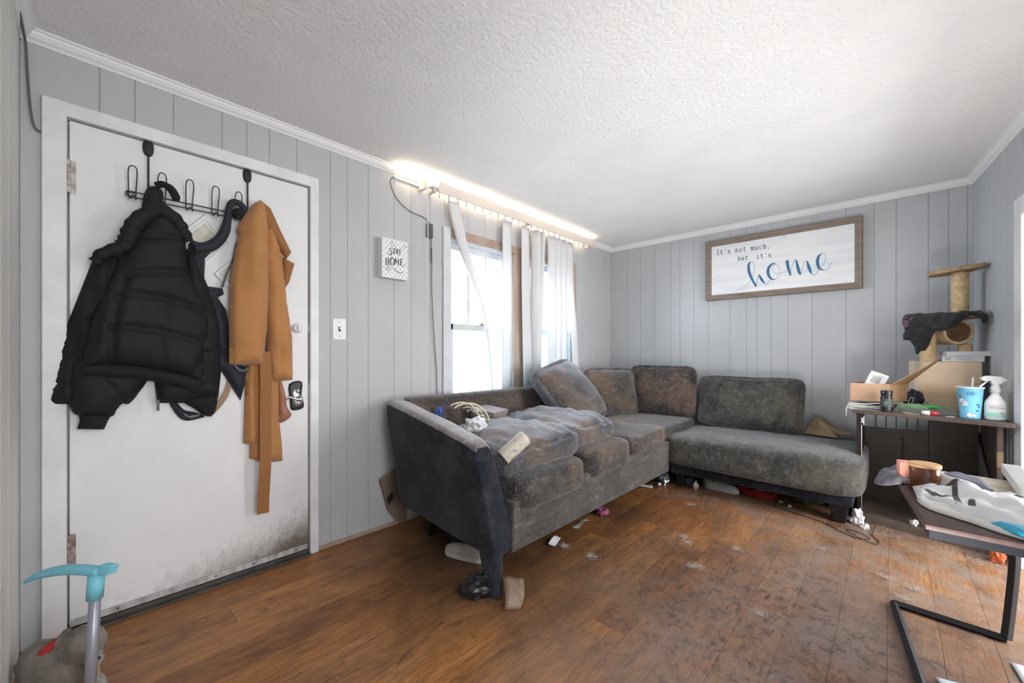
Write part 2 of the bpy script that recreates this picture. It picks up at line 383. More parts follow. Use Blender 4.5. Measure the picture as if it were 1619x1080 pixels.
# ------------------------------------------------------------ panelled walls
def boards(wall, cuts, lo, hi, holes, fn, mats):
    """one child per board; openings cut out of it"""
    for a, b in zip(cuts[:-1], cuts[1:]):
        xs = sorted({a, b}|{h[k] for h in holes for k in (0, 1) if a < h[k] < b})
        m = MB()
        for u, v in zip(xs[:-1], xs[1:]):
            mid = (u+v)/2; zs = [(lo, hi)]
            for h in holes:
                if h[0] < mid < h[1]: zs = [q for s, e in zs for q in ((s, min(e, h[2])), (max(s, h[3]), e)) if q[1]-q[0] > .005]
            g0 = .0008 if u == a else 0; g1 = .0008 if v == b else 0; c0 = .0016 if u == a else 0; c1 = .0016 if v == b else 0
            for s, e in zs:
                m.add([fn(u+g0, s, -.004), fn(v-g1, s, -.004), fn(v-g1, e, -.004), fn(u+g0, e, -.004), fn(u+g0+c0, s, 0), fn(v-g1-c1, s, 0), fn(v-g1-c1, e, 0), fn(u+g0+c0, e, 0)],
                      [(4, 5, 6, 7), (0, 1, 5, 4), (1, 2, 6, 5), (2, 3, 7, 6), (3, 0, 4, 7)])
        if m.v: m.build('panel_board', mats, wall)
DOOR = (-.05, .90, 0, 2.07); W1 = (1.875, 2.565, .74, 1.985); W2 = (2.745, 3.435, .74, 1.985)
wl = MB()
for y0, y1, z0, z1 in [(-.3, DOOR[0], 0, 2.4), (DOOR[0], DOOR[1], DOOR[3], 2.4), (DOOR[1], W1[0], 0, 2.4), (W1[0], W2[1], 0, W1[2]), (W1[0], W2[1], W1[3], 2.4), (W1[1], W2[0], W1[2], W1[3]), (W2[1], 4.45, 0, 2.4)]:
    wl.box(-.12, -.003, y0, y1, z0, z1)
wall_left = structure(wl.build('wall_left', M_wallb))
cutsA = [-.145, .066, .173, .302, .486, .589, .692, .826, 1.008, 1.11, 1.243, 1.423, 1.553, 1.708, 1.835, 1.95, 2.06, 2.24, 2.33, 2.47, 2.58, 2.69, 2.86, 2.97, 3.08, 3.25, 3.36, 3.50, 3.63, 3.80, 3.92, 4.08, 4.245]
boards(wall_left, cutsA, 0.0, CH, [DOOR, W1, W2], lambda u, z, d: (d, u, z), M_wall)
cutsB = [0.0, .206, .36, .522, .699, .791, .929, 1.067, 1.26, 1.399, 1.487, 1.596, 1.724, 1.894, 2.117, 2.285, 2.411, 2.582, 2.683, 2.773, 2.83]
wall_back = structure(MB().box(-.12, 3.0, 4.248, 4.40, 0, 2.4).build('wall_back', M_wallb))
boards(wall_back, cutsB, 0.0, CH, [], lambda u, z, d: (u, 4.245-d, z), M_wall)
# right wall, askew, with a cased opening towards the next room
dy, dx = 1.0, -.102; ln = math.hypot(dx, dy); ux, uy = dx/ln, dy/ln
def RW(s, z, d): return (rw(1.0)+ux*s-uy*d, 1.0+uy*s+ux*d, z)     # s along the wall from y=1, d out into the room
RWOP = (1.05, 2.44, 0, 1.90)
m = MB()
for s0, s1, z0, z1 in [(0, RWOP[0], 0, 2.4), (RWOP[0], RWOP[1], RWOP[3], 2.4), (RWOP[1], 3.26, 0, 2.4)]:
    m.hexa([RW(s0, z0, -.12), RW(s1, z0, -.12), RW(s1, z0, -.003), RW(s0, z0, -.003)], [RW(s0, z1, -.12), RW(s1, z1, -.12), RW(s1, z1, -.003), RW(s0, z1, -.003)])
wall_right = structure(m.build('wall_right', M_wallb))
boards(wall_right, [0, .2, .41, .6, .8, 1.0, 1.2, 1.4, 1.6, 1.8, 2.0, 2.2, 2.40, 2.50, 2.61, 2.71, 2.83, 2.93, 3.02, 3.09, 3.15, 3.26], 0, CH, [RWOP], RW, M_wall)
m = MB()
def rwbox(m, s0, s1, z0, z1, d0, d1): m.hexa([RW(s0, z0, d0), RW(s1, z0, d0), RW(s1, z0, d1), RW(s0, z0, d1)], [RW(s0, z1, d0), RW(s1, z1, d0), RW(s1, z1, d1), RW(s0, z1, d1)])
rwbox(m, RWOP[1]-.08, RWOP[1]+.02, 0, 1.86, -.1, .016); rwbox(m, RWOP[0]-.02, RWOP[0]+.08, 0, 1.86, -.1, .016); rwbox(m, RWOP[0]-.02, RWOP[1]+.02, 1.84, 1.94, -.1, .016)
structure(m.build('trim_5', M_white, bevel=.004))
# wall beside the camera
wall_front = structure(MB().box(-.12, 3.4, -.25, -.148, 0, 2.4).build('wall_front', M_wallb))
boards(wall_front, [0, .15, .36, .55, .80, 1.0, 1.3, 1.6, 2.0, 2.4, 2.8, 3.2], 0, CH, [], lambda u, z, d: (u, -.145+d, z), M_wallf)
# base boards: raw brown strip along the window wall
structure(MB().box(-.005, .012, .94, 1.80, 0, .022).build('baseboard_left', M_tan, bevel=.003))
structure(MB().box(.05, 2.7, 4.232, 4.25, 0, .07).build('baseboard_back', M_tan, bevel=.003))

# ------------------------------------------------------------ door
m = MB().box(-.04, 0, -.018, .886, .03, 2.045)
door = structure(m.build('door_1', M_door, bevel=.003))
m = MB(); m.box(-.1, .020, -.09, -.024, 0, 2.108).box(-.1, .020, .892, .937, 0, 2.108).box(-.1, .0195, -.09, .937, 2.052, 2.108).box(-.11, -.045, -.09, .937, .0, 2.10)  # last box: unseen panel added behind the door to block light leaking in
structure(m.build('trim_6', M_white, bevel=.004))
m = MB().box(-.11, .004, -.03, .9, 0, .026).box(-.02, .034, -.02, .892, 0, .010)
m.build('threshold', mat('dark_threshold', (.05, .045, .04), .5, (.09, .08, .07), 12), door, bevel=.002)
m = MB().box(0, .007, -.012, .880, .034, .060).box(.007, .010, -.012, .880, .034, .037)
sw = m.build('door_sweep', mat('worn_sweep', (.55, .55, .55), .4, (.3, .29, .28), 9, (1, 3, 1)), door, bevel=.001)
for yy in (.12, .46, .62, .82): MB().lathe([(.004, 0), (.004, .0015), (.002, .0025)], 10, TRS((.007, yy, .048), (0, 90, 0))).build('screw', M_dark, sw)
M_hinge = mat('painted_hinge', (.6, .6, .6), .5, (.35, .25, .2), 30)
M_rust = mat('rusty_hinge', (.16, .09, .06), .6, (.45, .42, .40), 45)
for z0, z1, mm in ((1.755, 1.885, M_hinge), (.275, .40, M_rust)):
    m = MB()
    for k in range(5): a = z0+(z1-z0)*k/5; m.lathe([(.0075, a+.001), (.0075, a+(z1-z0)/5-.001)], 12, TRS((.012, -.021, 0)))
    m.box(0, .003, -.019, .0, z0, z1)
    m.build('hinge', mm, door, bevel=.0008)
# three stepped diamond lights
for cy, cz in ((.417, 1.667), (.548, 1.503), (.679, 1.337)):
    def rhomb(w, h): return [(cy-w, cz), (cy, cz-h), (cy+w, cz), (cy, cz+h)]
    m = MB(); rings = [(.098, .116, 0), (.092, .109, .010), (.076, .090, .010), (.072, .085, .004), (.062, .073, .004), (.058, .068, .0)]
    vs = []; fs = []
    for w, h, d in rings: vs += [(d, a, b) for a, b in rhomb(w, h)]
    for r in range(len(rings)-1):
        for i in range(4): fs.append((r*4+i, r*4+(i+1) % 4, (r+1)*4+(i+1) % 4, (r+1)*4+i))
    m.add(vs, fs); fr = m.build('window_frame', M_white, door)
    m = MB(); m.add([(.0015, a, b) for a, b in rhomb(.059, .069)], [(0, 1, 2, 3)]); m.build('pane', M_gold, fr)
# deadbolt, handle, peep
y0, z0 = .826, 1.259
m = MB().lathe([(.026, 0), (.028, .006), (.022, .012), (.020, .020), (.008, .022)], 20, TRS((0, y0, z0), (0, 90, 0))); m.box(.018, .034, y0-.004, y0+.004, z0-.014, z0+.014)
m.build('deadbolt', M_white, door, smooth=False)
hp = relief('handle_plate', [(.787, .955), (.852, .965), (.850, .89), (.862, .822), (.80, .812), (.79, .87)], .008, mat('handle_plate_black', (.03, .03, .035), .35), door, step=.012, nse=0, base=.0)
relief('inner_plate', [(.800, .920), (.822, .930), (.838, .905), (.852, .855), (.835, .828), (.808, .840), (.797, .88)], .008, M_steel, hp, step=.012, nse=0, base=.006)
m = MB(); m.lathe([(.018, .01), (.020, .016), (.012, .022), (.010, .045), (.004, .047)], 16, TRS((0, .833, .872), (0, 90, 0)))
m.tube(spline([(.038, .833, .872), (.040, .815, .872), (.038, .785, .884), (.036, .755, .886)], 5), [.008]*8+[.0065]*8, 10)
m.lathe([(.010, .012), (.012, .018), (.012, .024)], 14, TRS((0, .826, .915), (0, 90, 0)))
m.build('door_handle', M_steel, door, smooth=True)
m = MB().box(-.004, .003, .887, .892, .82, .95); m.build('strike_plate', M_steel, door)
MB().box(-.004, .003, .886, .890, 1.235, 1.285).build('strike_plate', M_steel, door)

# ------------------------------------------------------------ windows in the left wall
M_glass = see_through('clear_pane', (.97, .98, 1), .93)
M_frost = see_through('frosted_pane', (.66, .79, .84), .30, trl=.10)
def window(name, W):
    y0, y1, z0, z1 = W; zm = 1.325
    m = MB().box(-.13, -.0, y0, y0+.022, z0, z1).box(-.13, 0, y1-.022, y1, z0, z1).box(-.13, 0, y0, y1, z1-.022, z1).box(-.13, 0, y0, y1, z0, z0+.025)
    r = structure(m.build(name, M_pale, bevel=.002))
    a, b = y0+.022, y1-.022
    def sash(nm, s0, s1, xo, lites, gm):
        m = MB().box(xo-.018, xo+.018, a, a+.040, s0, s1).box(xo-.018, xo+.018, b-.040, b, s0, s1).box(xo-.018, xo+.018, a, b, s0, s0+.042).box(xo-.018, xo+.018, a, b, s1-.046, s1)
        s = m.build('sash', M_pale, r, bevel=.002)
        for k in range(1, lites):
            yc = a+.04+(b-a-.08)*k/lites; MB().box(xo-.010, xo+.012, yc-.015, yc+.015, s0+.042, s1-.046).build('muntin', M_pale, s)
        for k in range(lites):
            ya = a+.04+(b-a-.08)*k/lites; yb = a+.04+(b-a-.08)*(k+1)/lites
            MB().box(xo-.003, xo, ya, yb, s0+.04, s1-.044).build('pane', gm, s)
        return s
    sash('upper', zm-.02, z1-.022, -.085, 3, M_glass)
    lo = sash('lower', z0+.025, zm+.022, -.045, 1, M_frost)
    m = MB().box(-.030, .0, (a+b)/2-.03, (a+b)/2+.03, zm+.022, zm+.030); m.lathe([(.014, zm+.03), (.012, zm+.042)], 12, TRS((-.02, (a+b)/2, 0))); m.box(-.024, .012, (a+b)/2-.006, (a+b)/2+.006, zm+.036, zm+.044)
    m.build('latch', mat('brass_latch', (.35, .28, .2), .4, metal=.6), lo)
window('window_1', W1); window('window_2', W2)
structure(MB().box(-.002, .018, 1.814, 1.880, .70, 2.045).build('trim_7', M_pale, bevel=.004))
structure(MB().box(-.002, .017, 1.880, 3.435, 1.978, 2.045).build('trim_8', M_tan, bevel=.004))
structure(MB().box(-.002, .016, 2.558, 2.752, .74, 1.978).build('trim_9', M_tan, bevel=.004))
structure(MB().box(-.002, .018, 3.43, 3.505, .70, 2.045).build('trim_10', M_tan, bevel=.004))
structure(MB().box(-.002, .05, 1.78, 3.52, .715, .745).build('trim_11', M_pale, bevel=.004))
# ------------------------------------------------------------ vertical blind, light strip, cords
M_vane = see_through('blind_vinyl', (.78, .78, .79), .10, trl=.75)
M_rail = mat('cream_plastic', (.66, .60, .55), .5)
bl = empty('vertical_blind', 'white vertical window blind with most vanes missing and one twisted aside', 'blind', (0, 2.7, 2.2))
def kid(o, r): o.parent = r; o.matrix_parent_inverse = Matrix.Translation(-r.location) if False else r.matrix_world.inverted(); return o
def put(r, o):          # parent a mesh made in world coordinates under an empty standing elsewhere
    o.parent = r; o.location = -Vector(r.location); return o
def putr(r, o):
    o.parent = r; o.matrix_parent_inverse = (Matrix.Translation(r.location) @ Euler(r.rotation_euler).to_matrix().to_4x4()).inverted(); return o
m = MB().box(.04, .095, 1.655, 3.76, 2.262, 2.290); put(bl, m.build('head_rail', mat('white_plastic', (.78, .78, .78), .4), bevel=.003))
m = MB().box(.100, .104, 1.712, 3.78, 2.236, 2.312).box(.085, .1, 1.712, 1.72, 2.24, 2.31); put(bl, m.build('valance', M_rail, bevel=.0015))
for y in (1.62, 1.70, 2.7, 3.70): put(bl, MB().box(0, .075, y-.012, y+.012, 2.24, 2.296).build('bracket', M_rail, bevel=.002))
yy = 1.74
while yy < 3.72: put(bl, MB().box(.064, .070, yy-.004, yy+.004, 2.215, 2.262).build('vane_clip', M_rail)); yy += .083
def vane(path, n=5):       # path of (y, z, width, twist deg)
    P = spline(path, n); vs = []; fs = []
    for y, z, w, t in P:
        t = math.radians(t)
        for k in (-1, -.5, 0, .5, 1):
            d = w/2*k; c = .006*(1-k*k); vs.append((.067+d*math.sin(t)+c*math.cos(t), y+d*math.cos(t)-c*math.sin(t), z))
    for i in range(len(P)-1):
        for k in range(4): fs.append((i*5+k, i*5+k+1, i*5+6+k, i*5+5+k))
    o = mesh('vane', vs, fs, M_vane, smooth=True); s = o.modifiers.new('s', 'SOLIDIFY'); s.thickness = .0008; return put(bl, o)
vane([(1.862, 2.215, .089, 10), (1.90, 2.08, .086, 18), (1.96, 1.90, .07, 35), (2.06, 1.68, .05, 55), (2.17, 1.42, .03, 70), (2.23, 1.10, .02, 78), (2.262, .80, .018, 80)])
vane([(2.425, 2.215, .107, 0), (2.425, 1.6, .105, 2), (2.42, .80, .105, 4)])
vane([(2.655, 2.215, .10, 0), (2.66, 1.8, .10, 5), (2.69, .80, .09, 20)])
vane([(2.79, 2.215, .09, 66), (2.79, 1.6, .088, 60), (2.775, .80, .085, 70)])
vane([(2.865, 2.215, .09, 72), (2.83, 1.5, .088, 68), (2.80, .80, .085, 62)])
for y, t in ((3.03, 25), (3.115, 28), (3.20, 30)): vane([(y, 2.215, .088, t), (y+.004, 1.5, .088, t+4), (y+.01, .82, .088, t+2)])
vane([(3.315, 2.215, .09, 10), (3.34, 1.7, .095, 8), (3.40, 1.3, .10, 5), (3.44, .82, .10, 5)])
put(bl, MB().tube([(.11, 1.612, 2.25), (.11, 1.610, 1.45)], .003, 8).build('wand', mat('clear_plastic', (.7, .7, .72), .2)))
# light strip above the blind
M_led = mat('warm_led', (1, .80, .55), .5, emit=3)
ls = tag(MB().box(.052, .068, 1.42, 3.70, 2.292, 2.300).build('led_strip', M_led), 'thin warm white light strip running above the blind along the ceiling', 'light strip')
ch = tag(MB().box(.002, .014, 1.41, 1.66, 2.268, 2.284).build('cable_channel', mat('white_plastic2', (.8, .8, .8), .4), bevel=.002), 'short white cable channel on the wall left of the blind', 'cable channel')
M_cord = mat('dark_cord', (.045, .042, .042), .5)
cordA = empty('power_cord', 'thin dark cord looping from ceiling strip down past the window', 'cord', (.01, 1.7, 1.2))
pts = spline([(.016, 1.42, 2.275), (.02, 1.385, 2.24), (.02, 1.40, 2.18), (.018, 1.45, 2.12), (.014, 1.54, 2.078), (.014, 1.62, 2.068), (.016, 1.675, 2.05), (.018, 1.70, 2.01)], 7)
put(cordA, MB().tube(pts, .0028, 7).build('cable', M_cord, smooth=True))
put(cordA, MB().box(.006, .030, 1.672, 1.715, 1.93, 2.03).build('adapter', mat('adapter_black', (.09, .085, .085), .4), bevel=.005))
pts = spline([(.02, 1.70, 1.94), (.02, 1.708, 1.80), (.018, 1.71, 1.55), (.015, 1.735, 1.2), (.015, 1.755, .95), (.015, 1.76, .45)], 6)
m = MB().tube(pts, .0028, 7); 
for k in range(9): m.tube([(.02, 1.705, 1.86-.012*k), (.02, 1.705, 1.854-.012*k)], .006, 8)
put(cordA, m.build('cable', M_cord, smooth=True))
# the loose cord in the near corner
pts = spline([(.22, -.135, 2.31), (.10, -.132, 2.30), (.02, -.128, 2.27), (.012, -.125, 2.18), (.012, -.118, 2.05), (.012, -.108, 1.98), (.014, -.092, 1.965)], 6)
tag(MB().tube(pts, .004, 7).build('loose_cord', mat('grey_cord', (.12, .125, .14), .6), smooth=True), 'dark painted-over cord hanging in the corner left of the door', 'cord')

# ------------------------------------------------------------ switch, pictures
sw = tag(MB().box(0, .006, 1.022, 1.100, 1.203, 1.325).build('light_switch', M_crown, bevel=.002), 'white light switch plate on the wall right of the door', 'switch')
MB().box(.006, .010, 1.054, 1.068, 1.250, 1.278).build('toggle_surround', M_dark, sw, bevel=.001)
MB().box(.008, .020, 1.057, 1.065, 1.262, 1.274).build('toggle', M_crown, sw, bevel=.001)
for z in (1.222, 1.306): MB().lathe([(.003, 0), (.002, .001)], 8, TRS((.006, 1.061, z), (0, 90, 0))).build('screw', M_dark, sw)
STAY = [[(1.3810,1.8170,0.0012),(1.3750,1.8340,0.0012),(1.3670,1.8290,0.0012),(1.3650,1.8080,0.0012),(1.3710,1.8040,0.0012),(1.3770,1.8100,0.0012)], [(1.3840,1.8120,0.0012),(1.3900,1.8030,0.0012),(1.3980,1.8050,0.0012),(1.3990,1.8150,0.0012)], [(1.3750,1.7910,0.0020),(1.3630,1.7890,0.0033),(1.3570,1.7780,0.0045),(1.3690,1.7680,0.0057),(1.3710,1.7570,0.0060),(1.3630,1.7460,0.0055),(1.3530,1.7480,0.0030),(1.3440,1.7560,0.0017),(1.3480,1.7660,0.0012)], [(1.3750,1.7890,0.0030),(1.4020,1.7910,0.0020)], [(1.3870,1.7890,0.0065),(1.3860,1.7560,0.0065)], [(1.4080,1.7940,0.0024),(1.3950,1.7560,0.0024)], [(1.4080,1.7940,0.0055),(1.4150,1.7570,0.0055)], [(1.4000,1.7690,0.0020),(1.4120,1.7690,0.0020)], [(1.4210,1.7940,0.0055),(1.4290,1.7750,0.0040)], [(1.4390,1.7930,0.0024),(1.4290,1.7750,0.0024)], [(1.4290,1.7770,0.0050),(1.4290,1.7560,0.0050)], [(1.4390,1.7930,0.0012),(1.4480,1.8090,0.0012),(1.4630,1.8230,0.0012),(1.4740,1.8200,0.0012),(1.4690,1.8110,0.0012),(1.4600,1.8130,0.0012)], [(1.3320,1.7230,0.0065),(1.3310,1.6760,0.0065)], [(1.3480,1.7250,0.0065),(1.3480,1.6780,0.0065)], [(1.3310,1.6990,0.0012),(1.3480,1.7010,0.0012)], [(1.3710,1.7270,0.0030),(1.3620,1.7130,0.0065),(1.3620,1.6920,0.0065),(1.3730,1.6830,0.0030)], [(1.3730,1.6830,0.0030),(1.3870,1.6960,0.0053),(1.3870,1.7170,0.0057),(1.3750,1.7310,0.0040),(1.3640,1.7260,0.0021),(1.3650,1.7150,0.0012),(1.3730,1.7160,0.0012)], [(1.3950,1.7310,0.0040),(1.3940,1.6860,0.0040)], [(1.3950,1.7310,0.0065),(1.4080,1.7030,0.0065)], [(1.4080,1.7030,0.0012),(1.4190,1.7320,0.0012)], [(1.4190,1.7320,0.0065),(1.4200,1.6890,0.0065)], [(1.4370,1.7340,0.0065),(1.4370,1.6900,0.0065)], [(1.4370,1.7340,0.0030),(1.4530,1.7340,0.0030)], [(1.4370,1.7130,0.0020),(1.4490,1.7140,0.0020)], [(1.4370,1.6910,0.0030),(1.4540,1.6860,0.0026),(1.4670,1.6940,0.0021),(1.4650,1.7050,0.0016),(1.4560,1.7020,0.0012)], [(1.3440,1.6500,0.0020),(1.3500,1.6570,0.0018),(1.3480,1.6640,0.0017),(1.3380,1.6610,0.0015),(1.3360,1.6490,0.0014),(1.3480,1.6420,0.0012),(1.3630,1.6550,0.0012),(1.3590,1.6690,0.0012),(1.3400,1.6720,0.0012),(1.3280,1.6610,0.0012),(1.3300,1.6460,0.0012)], [(1.3690,1.6710,0.0012),(1.3900,1.6630,0.0026),(1.4110,1.6460,0.0040),(1.4370,1.6420,0.0026),(1.4560,1.6560,0.0012)]]
HOME = [[(1.3170,1.6990,0.0015),(1.3800,1.7290,0.0015),(1.4380,1.7900,0.0015),(1.4660,1.8560,0.0015),(1.4730,1.9130,0.0017),(1.4610,1.9520,0.0018),(1.4430,1.9620,0.0020)], [(1.4430,1.9620,0.0040),(1.4260,1.9360,0.0130),(1.4300,1.8710,0.0150),(1.4520,1.8040,0.0130),(1.4870,1.7300,0.0100)], [(1.4870,1.7300,0.0020),(1.4940,1.7880,0.0025),(1.5080,1.8340,0.0030)], [(1.5080,1.8370,0.0060),(1.5290,1.7890,0.0140),(1.5540,1.7490,0.0050)], [(1.5540,1.7470,0.0030),(1.5720,1.7420,0.0025),(1.5900,1.7660,0.0020),(1.6030,1.7950,0.0015)], [(1.6470,1.9080,0.0015),(1.6120,1.9160,0.0099),(1.5830,1.8810,0.0156),(1.5810,1.8300,0.0156),(1.6050,1.7830,0.0100),(1.6380,1.7750,0.0020)], [(1.6380,1.7750,0.0015),(1.6660,1.8180,0.0015),(1.6650,1.8690,0.0015),(1.6430,1.9090,0.0015),(1.6210,1.8960,0.0015),(1.6140,1.8560,0.0015),(1.6380,1.8270,0.0015),(1.6730,1.8240,0.0015),(1.7250,1.8410,0.0015)], [(1.7210,1.9300,0.0160),(1.7310,1.8600,0.0140),(1.7470,1.7950,0.0080)], [(1.7470,1.7950,0.0015),(1.7540,1.8570,0.0020),(1.7710,1.9140,0.0025),(1.7840,1.9250,0.0030)], [(1.7860,1.9230,0.0060),(1.7970,1.8700,0.0140),(1.8070,1.8190,0.0130),(1.8190,1.7920,0.0080)], [(1.8190,1.7920,0.0015),(1.8290,1.8460,0.0020),(1.8490,1.8970,0.0025),(1.8640,1.9010,0.0030)], [(1.8640,1.9010,0.0060),(1.8750,1.8490,0.0150),(1.8930,1.7940,0.0080)], [(1.8930,1.7920,0.0040),(1.9130,1.7770,0.0032),(1.9330,1.7970,0.0023),(1.9440,1.8290,0.0015)], [(1.9440,1.8290,0.0015),(1.9750,1.8630,0.0015),(1.9870,1.9100,0.0015),(1.9790,1.9440,0.0018),(1.9640,1.9500,0.0020)], [(1.9640,1.9500,0.0030),(1.9410,1.9270,0.0120),(1.9340,1.8790,0.0145),(1.9460,1.8290,0.0115),(1.9750,1.8100,0.0040)], [(1.9750,1.8100,0.0030),(2.0020,1.8110,0.0025),(2.0170,1.8380,0.0020),(2.0260,1.8670,0.0015)]]
def lattice(name, ca, cb, p):
    m = mat(name, ca, .6); nt = m.node_tree; N = nt.nodes; L = nt.links
    tc = N.new('ShaderNodeTexCoord'); s = N.new('ShaderNodeSeparateXYZ'); L.new(tc.outputs['Object'], s.inputs[0])
    def mth(op, a, b=None):
        n = N.new('ShaderNodeMath'); n.operation = op
        for i, q in enumerate((a, b)):
            if q is None: continue
            if isinstance(q, (int, float)): n.inputs[i].default_value = q
            else: L.new(q, n.inputs[i])
        return n.outputs[0]
    u = mth('ADD', s.outputs[0], s.outputs[1]); v = s.outputs[2]
    a = mth('ABSOLUTE', mth('SINE', mth('MULTIPLY', mth('ADD', mth('MULTIPLY', u, 1.15), v), PI/p))); b = mth('ABSOLUTE', mth('SINE', mth('MULTIPLY', mth('SUBTRACT', mth('MULTIPLY', u, 1.15), v), PI/p)))
    f = mth('GREATER_THAN', mth('MINIMUM', a, b), .42)
    mx = N.new('ShaderNodeMix'); mx.data_type = 'RGBA'; mx.inputs[6].default_value = (*cb, 1); mx.inputs[7].default_value = (*ca, 1); L.new(f, mx.inputs[0])
    L.new(mx.outputs[2], N['Principled BSDF'].inputs['Base Color']); return m
bx = tag(MB().box(.001, .060, 1.303, 1.488, 1.600, 1.850).build('box_sign', lattice('grey_lattice_print', (.58, .58, .61), (.84, .84, .86), .034), bevel=.0015), 'small grey and white box sign reading STAY HOME on the window wall', 'wall sign')
m = MB()
for st in STAY: ribbon(m, [(a, b, c*1.0+.0006) for a, b, c in st], lambda a, b, d: (.0600+d, a, b), .0, .0008)
m.build('lettering', mat('black_print', (.02, .02, .022), .5), bx)
wf = empty('framed_sign', 'wide wood-framed sign reading its not much but its home', 'wall sign', (1.64, 4.245, 1.64))
M_fr = mat('grey_brown_frame', (.20, .155, .125), .5, (.27, .215, .18), 8, (1, 1, 6), bump=.15, bscale=30)
X0, X1, Z0, Z1 = 1.056, 2.222, 1.635, 2.205; w = .052
def rail(a, b, c, d, ax):      # outer corners a-b, inner corners c-d in (x,z)
    prof = [(0, 4.243), (0, 4.199), (.18, 4.190), (.45, 4.194), (.62, 4.204), (.80, 4.204), (1, 4.212), (1, 4.243)]
    vs = []
    for (o, i) in ((a, c), (b, d)):
        for t, y in prof: vs.append((o[0]+(i[0]-o[0])*t, y, o[1]+(i[1]-o[1])*t))
    n = len(prof); fs = [(k, (k+1) % n, n+(k+1) % n, n+k) for k in range(n)]+[tuple(range(n))[::-1], tuple(range(n, 2*n))]
    put(wf, mesh('frame_rail', vs, fs, M_fr))
rail((X0, Z1), (X1, Z1), (X0+w, Z1-w), (X1-w, Z1-w), 0); rail((X1, Z0), (X0, Z0), (X1-w, Z0+w), (X0+w, Z0+w), 0)
rail((X1, Z1), (X1, Z0), (X1-w, Z1-w), (X1-w, Z0+w), 0); rail((X0, Z0), (X0, Z1), (X0+w, Z0+w), (X0+w, Z1-w), 0)
put(wf, MB().box(X0+w-.004, X1-w+.004, 4.212, 4.235, Z0+w-.004, Z1-w+.004).build('sign_board', mat('streaked_white_board', (.80, .80, .80), .5, (.66, .69, .74), 2.2, (1, 1, 9), (.45, .7))))
m = MB()
for st in HOME: ribbon(m, [(a, b, c*1.5 if c > .004 else c*1.3) for a, b, c in st], lambda a, b, d: (a, 4.212-d, b), 0, .0012)
put(wf, m.build('lettering', mat('blue_print', (.045, .16, .30), .5)))
G = {'I': [[(.5, 0), (.5, 1)], [(.22, 1), (.78, 1)], [(.22, 0), (.78, 0)]], 't': [[(.42, .95), (.42, .15), (.6, .0), (.85, .08)], [(.12, .68), (.8, .68)]], "'": [[(.5, 1.02), (.45, .76)]],
     's': [[(.8, .56), (.5, .68), (.22, .55), (.36, .38), (.7, .3), (.82, .14), (.5, 0), (.18, .12)]],
     'n': [[(.2, .68), (.2, 0)], [(.2, .48), (.45, .67), (.74, .58), (.76, 0)], [(.02, .68), (.2, .68)], [(.02, 0), (.40, 0)], [(.6, 0), (.95, 0)]],
     'o': [[(.5, .68), (.2, .52), (.2, .16), (.5, 0), (.8, .16), (.8, .52), (.5, .68)]],
     'm': [[(.12, .68), (.12, 0)], [(.12, .52), (.32, .68), (.48, .56), (.48, 0)], [(.48, .52), (.70, .68), (.86, .56), (.86, 0)], [(-.04, .68), (.12, .68)], [(-.04, 0), (.25, 0)], [(.78, 0), (1.04, 0)], [(.38, 0), (.6, 0)]],
     'u': [[(.2, .68), (.2, .15), (.45, 0), (.76, .18)], [(.76, .68), (.76, 0)], [(.02, .68), (.2, .68)], [(.58, .68), (.76, .68)], [(.76, 0), (.95, 0)]],
     'c': [[(.82, .52), (.55, .68), (.2, .52), (.2, .16), (.52, 0), (.84, .14)]], 'h': [[(.2, 1), (.2, 0)], [(.2, .48), (.45, .67), (.74, .58), (.76, 0)], [(.02, 1), (.2, 1)], [(.02, 0), (.40, 0)], [(.6, 0), (.95, 0)]],
     'b': [[(.18, 1), (.18, 0)], [(.18, .52), (.5, .68), (.84, .50), (.84, .18), (.5, 0), (.18, .14)], [(0, 1), (.18, 1)]],
     'i': [[(.5, .68), (.5, 0)], [(.22, .68), (.5, .68)], [(.2, 0), (.8, 0)], [(.5, .88), (.5, .95)]], ',': [[(.5, .1), (.4, -.16)]]}
M_ink = mat('navy_print', (.03, .03, .10), .5)
def write(txt, x0, z0, pitch, h, dz):
    for i, ch in enumerate(txt):
        m = MB()
        for st in G.get(ch, []):
            P = [(x0+pitch*(i+.84*a), z0+dz*i+h*b, .0048) for a, b in st]
            if len(P) > 3: P = spline(P, 4)
            ribbon(m, P, lambda a, b, d: (a, 4.212-d, b), 0, .0011, 0)
        if m.v: put(wf, m.build('letter', M_ink))
write("It's not much,", 1.150, 2.072, .0325, .043, -.0008); write("but  it's", 1.335, 1.987, .0305, .040, -.0008)
put(wf, MB().lathe([(.004, 0), (.003, .003)], 8, TRS((1.70, 4.212, 2.142), (90, 0, 0))).build('nail_head', M_dark))

# ------------------------------------------------------------ over-door rack
rk = empty('hook_rack', 'black wire over-door coat rack with five tall hooks', 'coat rack', (.02, .36, 1.79))
for y, zt, zb in ((.216, 2.048, 1.80), (.591, 2.048, 1.80)):
    m = MB().tube([(.010, y, zt-.03), (.012, y, zb)], .0038, 8); m.box(-.012, .006, y-.013, y+.013, zt-.004, zt+.002)
    s = put(rk, m.build('strap', M_dark))
    t = relief('hanger_tab', [(y-.015, 2.045), (y+.015, 2.045), (y+.018, 2.005), (y+.008, 1.985), (y-.008, 1.985), (y-.018, 2.005)], .008, M_dark, None, base=.001, step=.01, nse=0); t.parent = s
for x, z, y0, y1 in ((.030, 1.806, .15, .60), (.030, 1.784, .15, .60)):
    put(rk, MB().tube([(x, y0, z), (x, y1, z)], .0032, 8).build('rail', M_dark))
put(rk, MB().tube(spline([(.02, .17, 1.806), (.03, .148, 1.804), (.03, .146, 1.790), (.02, .165, 1.784)], 5), .004, 8).build('rail_end', M_dark))
